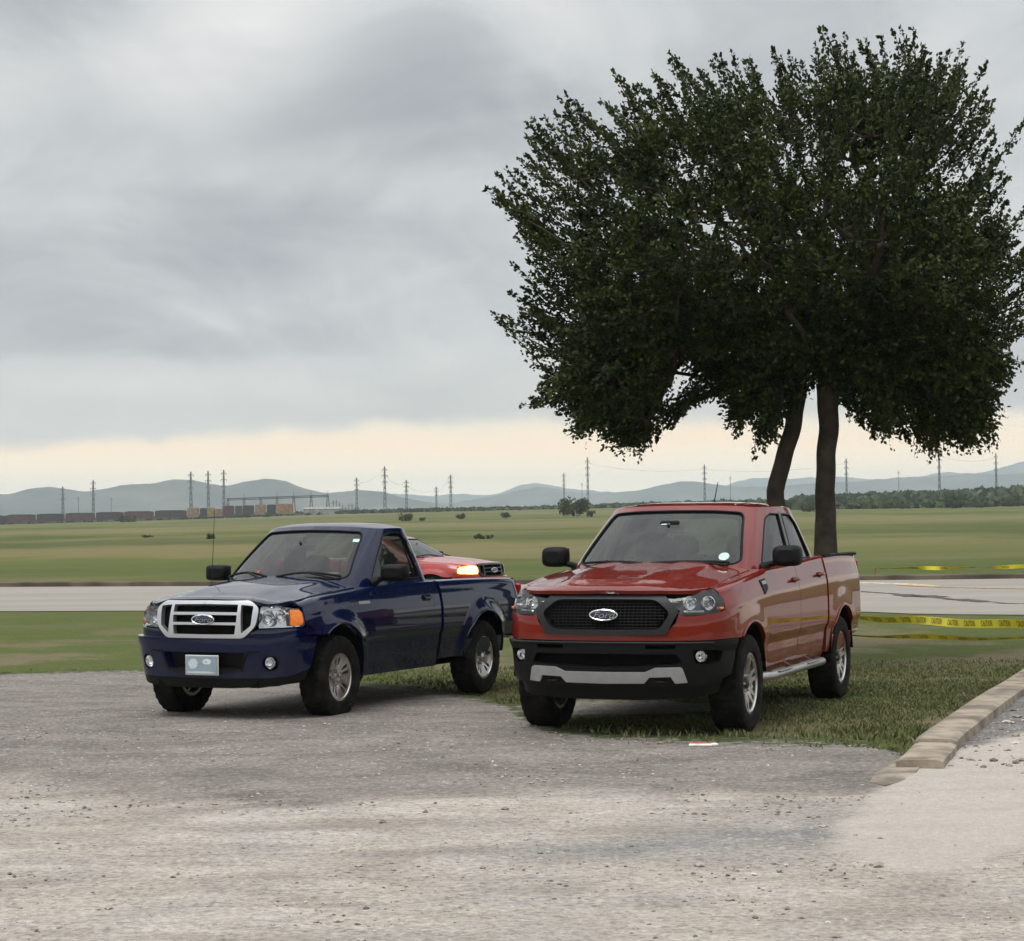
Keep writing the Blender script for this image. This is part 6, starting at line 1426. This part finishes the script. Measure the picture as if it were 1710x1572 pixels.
# far wood that reads as one belt
def belt(name, pts, Y0, Y1, n, hpx, label=None, seed=3, size=2.2):
    g_ = np.random.default_rng(seed); px = g_.uniform(pts[0][0], pts[-1][0], n); Y = g_.uniform(Y0, Y1, n); x = (px - CX) / FPX * Y
    z = elev(x, Y); hh = np.interp(px, [p[0] for p in pts], [p[1] for p in pts]) * Y / FPX * (.45 + 1.1 * nz(px, px * 0 + seed * 9, 60)); c = np.column_stack([x, Y, z + hh * g_.random(n) ** .7])
    s = size * g_.uniform(.6, 1.4, n)[:, None]; a = g_.standard_normal((n, 3)); a /= np.linalg.norm(a, axis=1, keepdims=True); b_ = np.cross(a, g_.standard_normal((n, 3))); b_ /= np.linalg.norm(b_, axis=1, keepdims=True)
    V = np.stack([c - a * s, c + b_ * s * .8, c + a * s, c - b_ * s * .8], 1).reshape(-1, 3); o = mesh_np(name, V, np.arange(n * 4).reshape(n, 4), MATS['bush_leaf']); tag(o, kind='stuff')
belt('distant_woodland', [(1320, 8), (1400, 10), (1500, 13), (1600, 14), (1720, 19), (2300, 20)], 900, 1400, 26000, 1, seed=4)
belt('near_scrub', [(1290, 6), (1400, 6), (1560, 7), (1720, 9), (2300, 11)], 640, 800, 9000, 1, seed=5, size=1.3)
belt('skyline_scrub', [(560, 2.5), (700, 3.5), (900, 3), (1050, 6), (1300, 8)], 980, 1250, 9000, 1, seed=6, size=1.3)
belt('left_scrub', [(-500, 5), (0, 4), (200, 5), (560, 4)], 1180, 1400, 5000, 1, seed=8, size=1.3)

# ------------------------------------------------------------------ rail cars and containers at the left edge of the field
for nm, col in (('maroon', (.085, .030, .026)), ('maroon_dark', (.045, .022, .024)), ('car_top', (.035, .030, .034)), ('tan', (.24, .165, .085)), ('orange_tan', (.25, .135, .06)), ('yellow', (.28, .205, .06)), ('near_black', (.015, .016, .018)), ('olive_dark', (.05, .055, .045)), ('pale', (.26, .26, .25))): principled('rail_' + nm, col, .8, build=vary(.6, .3))
TR_Y = 1040.0
def freight(px0, px1, topc, body, roof, h, label, name='freight_car', ribs=8, cat='rail car'):
    Y = TR_Y; x0 = (px0 - CX) / FPX * Y; x1 = (px1 - CX) / FPX * Y; xc = (x0 + x1) / 2; z0 = ez(xc, Y); L_ = (x1 - x0) - .5
    r_ = empty(name, (xc, Y, z0))
    m = MB(); m.box((0, 0, 1.1 + (h - 1.1) / 2), (L_, 2.9, h - 1.1))
    for k in range(ribs + 1): m.box((-L_ / 2 + L_ * k / ribs, -1.5, 1.1 + (h - 1.1) / 2), (.18, .14, h - 1.2))
    m.build('body', MATS['rail_' + body], r_)
    m = MB(); m.box((0, 0, h + .18), (L_ * .99, 2.7, .36)); m.box((0, 0, h + .45), (L_ * .8, .9, .2)); m.build('roof', MATS['rail_' + roof], r_)
    for s in (-1, 1):
        m = MB(); m.box((s * L_ * .36, 0, .7), (3.0, 2.2, .35))
        for dx in (-.9, .9): m.lathe([(-1.0, .001), (-1.0, .46), (1.0, .46), (1.0, .001)], 10, 'y', (s * L_ * .36 + dx, 0, .46))
        m.build('bogie', MATS['rail_near_black'], r_)
    tag(r_, label, cat, None); return r_
cars = [(-96, -46), (-44, 10), (11, 59), (61, 107), (109, 158), (160, 206), (207, 256), (258, 311)]
words = ['maroon rail car cut by the left edge of the photo', 'maroon rail car second from the left edge', 'maroon rail car under the first steel mast from the left', 'dark maroon rail car between the first two steel masts', 'maroon rail car partly behind the dark bush', 'maroon rail car right of the dark bush', 'maroon rail car left of the tan container']
for i, (a, b_) in enumerate(cars[1:]): freight(a, b_, None, 'maroon' if i % 2 else 'maroon_dark', 'car_top', 4.3 if i else 4.1, words[i], ribs=9)
for i, (a, b_, col, h, lab) in enumerate([(312, 332, 'tan', 5.2, 'tan container right of the maroon rail cars'), (333, 345, 'maroon_dark', 4.9, 'narrow dark maroon container beside the tan one'), (346, 357, 'yellow', 5.0, 'yellow container in the middle of the freight row'), (358, 371, 'orange_tan', 4.2, 'low orange container right of the yellow one'), (372, 391, 'maroon', 5.6, 'maroon container left of the dark green one'), (392, 404, 'olive_dark', 5.4, 'dark green container in the freight row'), (405, 424, 'maroon_dark', 5.4, 'dark maroon container right of the dark green one'), (425, 444, 'tan', 5.6, 'tan container left of the black one'), (445, 460, 'near_black', 5.4, 'black container between two tan ones'), (461, 489, 'orange_tan', 5.5, 'orange tan container at the right end of the freight row')]):
    freight(a, b_, None, col, col, h, lab, 'freight_container', ribs=4, cat='container')
# pale sand heaps and a low white shed by the substation
m = MB(); x, _, _ = at_dist(530, 858, 1030); m.box((0, 0, 1.4), (19, 6, 2.8)); m.prism([(-3.2, 2.8), (3.2, 2.8), (0, 3.8)], 'x', -9.6, 9.6); o = m.build('shed', MATS['rail_pale']); o.location = (x, 1060, ez(x, 1060)); tag(o, 'low pale shed under the substation frame', 'shed')

# ------------------------------------------------------------------ masts, substation frame, wires
principled('galvanised', (.20, .21, .22), .7, .3, build=vary(.5, .2)); principled('mast_dark', (.10, .10, .105), .7, .3, build=vary(.5, .2))
def mast(px, top, base, wpx, Y, label, arms=3, kind='lattice', group='steel masts along the horizon', mat='galvanised'):
    x, _, zt = at_dist(px, top, Y); xb, _, zb = at_dist(px + 1.0, base, Y); zb = min(zb, ez(xb, Y)) - .5; h = zt - zb; r_ = empty('power_mast', (xb, Y, zb)); w0 = wpx * Y / FPX / 2; m = MB(); lean = -(px + 1.0 - px) * Y / FPX * 0
    if kind == 'lattice':
        nseg = 9; lv = [(w0 * (1 - .80 * (k / nseg)), h * (1 - (1 - k / nseg) ** 1.15)) for k in range(nseg + 1)]; th = .16 * w0 + .10
        for sx in (-1, 1):
            for sy_ in (-1, 1): m.tube([(sx * w, sy_ * w, z) for w, z in lv], th, 4)
        for (wa, za), (wb_, zb_) in zip(lv[:-1], lv[1:]):
            for s in (-1, 1):
                m.tube([(-wa, s * wa, za), (wb_, s * wb_, zb_)], th * .55, 3, cap=False); m.tube([(wa, s * wa, za), (-wb_, s * wb_, zb_)], th * .55, 3, cap=False); m.tube([(s * wa, -wa, za), (s * wb_, wb_, zb_)], th * .55, 3, cap=False)
    else: m.tube([(0, 0, 0), (0, 0, h)], [w0 * .8, w0 * .35], 8)
    m.build('tower', MATS[mat], r_)
    m = MB()
    for k in range(arms):
        za = h * (.93 - .13 * k); ww = w0 * (1.8 + .3 * (k == 1)); m.tube([(-ww, 0, za), (0, 0, za + .35), (ww, 0, za)], .14 * w0 + .08, 4)
        for s in (-1, 1): m.tube([(s * ww, 0, za), (s * ww, 0, za - h * .035)], .12, 4)
    m.build('cross_arms', MATS[mat], r_); tag(r_, label, 'power mast', group); return (xb, Y, zb, h, w0)
MS = [(104, 813, 862, 4.5, 1180, 'grey lattice mast, leftmost on the horizon'), (155, 802, 860, 4.5, 1180, 'grey lattice mast second from the left on the horizon'), (318, 788, 851, 5, 1120, 'lattice mast left of a close pair behind the freight row'), (347, 787, 850, 4.5, 1120, 'lattice mast in the middle of three behind the freight row'), (373, 785, 849, 4.5, 1120, 'lattice mast left of the substation frame'), (595, 798, 855, 4, 1150, 'lattice mast right of the substation frame'), (642, 779, 855, 4.5, 1150, 'tallest lattice mast left of the middle of the photo'), (678, 802, 856, 4, 1150, 'lattice mast just right of the tallest one'), (728, 813, 854, 3, 1250, 'small thin mast between two larger ones above the red car'), (752, 793, 852, 4, 1150, 'lattice mast above the front end of the red car'), (941, 790, 830, 3, 1350, 'thin mast directly behind the lone round tree'), (981, 764, 846, 3.5, 1150, 'tall slender mast right of the lone round tree'), (1176, 776, 836, 3.2, 1150, 'slender mast above the roof of the orange red pickup'), (1413, 766, 833, 3.2, 1150, 'slender mast just right of the thick trunk'), (1568, 750, 824, 3.6, 1150, 'mast under the lowest hanging leaves at the right'), (1663, 757, 822, 3.2, 1150, 'mast at the far right of the horizon')]
ends = [mast(*a) for a in MS]
for a in [(130, 830, 860, 2.2, 1300, 'small pole between the two leftmost masts'), (185, 831, 858, 2.0, 1300, 'small pole right of the second mast from the left'), (971, 806, 826, 1.6, 1300, 'short pole between the lone tree and the slender mast'), (1500, 786, 820, 1.8, 1300, 'short pole with a crossbar right of the thick trunk'), (1219, 795, 832, 1.8, 1300, 'short pole left of the leaning trunk')]: mast(*a, arms=1, kind='pole', group='small poles along the horizon')
# substation gantry
gx0, _, gz0 = at_dist(379, 833, 1100); gx1, _, gz1 = at_dist(547, 827, 1100); r_ = empty('substation_frame', ((gx0 + gx1) / 2, 1100, 0)); tag(r_, 'long dark steel gantry of the substation above the freight row', 'gantry'); xm = (gx0 + gx1) / 2
m = MB(); m.tube([(gx0 - xm, -.5, gz0), (gx1 - xm, -.5, gz1)], .28, 4); m.tube([(gx0 - xm, .5, gz0 - .8), (gx1 - xm, .5, gz1 - .8)], .22, 4)
for k in range(40): f = k / 40; m.tube([(gx0 - xm + (gx1 - gx0) * f, -.5, gz0 + (gz1 - gz0) * f), (gx0 - xm + (gx1 - gx0) * (f + .025), .5, gz0 - .8 + (gz1 - gz0) * f)], .1, 3, cap=False)
m.build('beam', MATS['mast_dark'], r_)
for k, px in enumerate((380, 407, 435, 462, 490, 519, 547)):
    X_ = (px - CX) / FPX * 1100; zt = gz0 + (gz1 - gz0) * k / 6; z0 = ez(X_, 1100) - .5; m = MB()
    for s in (-1, 1): m.tube([(X_ - xm + s * 1.0, 0, z0), (X_ - xm + s * .3, 0, zt)], .22, 4)
    for q in range(5): f = q / 5; m.tube([(X_ - xm - (1 - .7 * f), 0, z0 + (zt - z0) * f), (X_ - xm + (1 - .7 * (f + .2)), 0, z0 + (zt - z0) * (f + .2))], .1, 3, cap=False)
    if k in (1, 3, 4, 5, 6): m.tube([(X_ - xm, 0, zt), (X_ - xm, 0, zt + 2.8)], [.16, .06], 4)
    m.build('post', MATS['mast_dark'], r_)
g_ = np.random.default_rng(5)
for i in range(9):
    px = 556 + i * 5.2; X_ = (px - CX) / FPX * 1120; z0 = ez(X_, 1120) - .3; h = g_.uniform(3.5, 9); m = MB(); m.tube([(0, 0, 0), (0, 0, h)], .22, 4); m.box((0, 0, h * .8), (2.6, .3, .25)); m.box((.6, .5, 1.4), (2.0, 2.0, 2.4))
    o = m.build('switchgear', MATS['galvanised']); o.location = (X_, 1120, z0); tag(o, ('first second third fourth fifth sixth seventh eighth ninth'.split()[i]) + ' grey switchgear stand right of the substation frame, counted from the frame', 'switchgear', 'switchgear stands right of the substation frame')
# wires strung between masts
WL = {5: 'thin power line ending at the tallest lattice mast from its left', 6: 'thin power line leaving the tallest lattice mast to its right', 7: 'thin power line ending at the small thin mast above the red car', 8: 'thin power line between the small thin mast and the one above the red car front', 11: 'thin power line crossing the sky above the orange red pickup', 12: 'thin power line passing behind the two trunks of the big tree', 14: 'thin power line between the two masts farthest right'}
for i in WL:
    a, b_ = ends[i], ends[i + 1]
    for lev, s in ((.93, -1),):
        A = np.array([a[0] + s * a[4] * 1.8, a[1], a[2] + a[3] * lev - 1]); B = np.array([b_[0] + s * b_[4] * 1.8, b_[1], b_[2] + b_[3] * lev - 1]); q = np.linspace(0, 1, 14)[:, None]; P = A + (B - A) * q; P[:, 2] -= 2.5 * 4 * (q * (1 - q))[:, 0]
        m = MB(); m.tube([tuple(p) for p in P], .045, 3, cap=False); o = m.build('wire', MATS['mast_dark']); tag(o, WL[i], 'power line', 'power lines between the masts')

# ------------------------------------------------------------------ warning tape
principled('tape_yellow', (.80, .70, .04), .45, build=vary(3, .1)); principled('tape_print', (.03, .028, .01), .6, build=vary(30, .3))
def tape(name, A, B, width, sag, twist, label, n=160, every=1.25, seed=0, text_size=.05):
    g_ = np.random.default_rng(seed); A, B = np.array(A, float), np.array(B, float); L_ = np.linalg.norm(B - A); q = np.linspace(0, 1, n); P = A + (B - A) * q[:, None]; P[:, 2] -= sag * 4 * q * (1 - q); P[:, 2] += .008 * np.sin(q * L_ * 3.1 + seed)
    dr = (B - A) / L_; up = np.array([0, 0, 1.]); side = np.cross(dr, up); side /= np.linalg.norm(side); ph = twist(q * L_)
    W_ = up[None] * np.cos(ph)[:, None] + side[None] * np.sin(ph)[:, None]; V = np.empty((2 * n, 3)); V[0::2] = P - W_ * width / 2; V[1::2] = P + W_ * width / 2
    r_ = mesh_np(name, V - A, [(2 * i, 2 * i + 2, 2 * i + 3, 2 * i + 1) for i in range(n - 1)], MATS['tape_yellow'], smooth=True, loc=tuple(A))
    me = text_mesh('CAUTION', text_size, 0, 0); tv = np.array([v.co[:] for v in me.vertices]); tf = [tuple(p.vertices) for p in me.polygons]
    s = .4; VV = []; FF = []; c0 = 0
    while s < L_ - .4:
        ss = s + tv[:, 0] * .62; f = ss / L_; p = np.stack([np.interp(f, q, P[:, k]) for k in range(3)], 1); w3 = np.stack([np.interp(f, q, W_[:, k]) for k in range(3)], 1); nn_ = np.cross(dr[None], w3)
        for sg in (1,): 
            VV.append(p + w3 * tv[:, 1:2] + nn_ * .004); FF += [tuple(i + c0 for i in f_) for f_ in tf]; c0 += len(tv)
        s += every
    mesh_np('print', np.concatenate(VV) - A, FF, MATS['tape_print'], r_)['kind'] = 'stuff'; bpy.data.meshes.remove(me); tag(r_, label, 'tape'); return r_
trunkp = tp(1380, 920)
tx, ty = trunkp[0] + .10, TD
def gp(px, py, Y): return at_dist(px, py, Y)
a1 = gp(1410, 1030, TD); b1 = gp(1780, 1046, 19.5)
tape('caution_tape', (tx, TD, gp(1400, 1030, TD)[2]), b1, .088, .008, lambda s: .95 * np.exp(-s * .55) + .30 * np.sin(s * 1.7) + .12 * np.sin(s * 4.3), 'wide upper strand of yellow caution tape stretched over the grass right of the red pickup', every=.37, seed=1, text_size=.085)
b2_ = gp(1780, 1066, 20.5)
tape('caution_tape', (tx, TD, gp(1400, 1060, TD)[2]), b2_, .075, .015, lambda s: .95 + .30 * np.sin(s * 2.3), 'thin lower strand of yellow caution tape just over the grass right of the red pickup', every=.37, seed=2, text_size=.06)
tape('caution_tape', gp(1462, 949, 58), gp(1800, 943, 52), .10, .03, lambda s: .75 + .65 * np.sin(s * 2.1) + .2 * np.sin(s * 5), 'strand of yellow caution tape beyond the road at the far right', every=1.1, seed=3, text_size=.10)
principled('stake_wood', (.30, .22, .13), .9, build=vary(8, .3))
for (x, y, z, lab) in ((b1[0], b1[1], b1[2], 'wooden stake holding the caution tape out of the right edge'), ):
    m = MB(); m.box((0, 0, .45), (.045, .045, .95), None, .006); o = m.build('stake', MATS['stake_wood']); o.location = (x, y + .03, ez(x, y)); tag(o, lab, 'stake')
for q, lab in ((gp(1462, 949, 58), 'short stake at the left end of the far caution tape'), (gp(1800, 943, 52), 'short stake at the right end of the far caution tape')):
    m = MB(); m.box((0, 0, q[2] / 2), (.05, .05, q[2]), None, .006); o = m.build('stake', MATS['stake_wood']); o.location = (q[0], q[1] + .04, 0); tag(o, lab, 'stake')
m = MB(); m.box((0, 0, .3), (.045, .045, .9), None, .006); o = m.build('stake', MATS['stake_wood']); o.location = (b2_[0], b2_[1] + .03, 0); tag(o, 'low stake holding the lower strand of caution tape', 'stake')
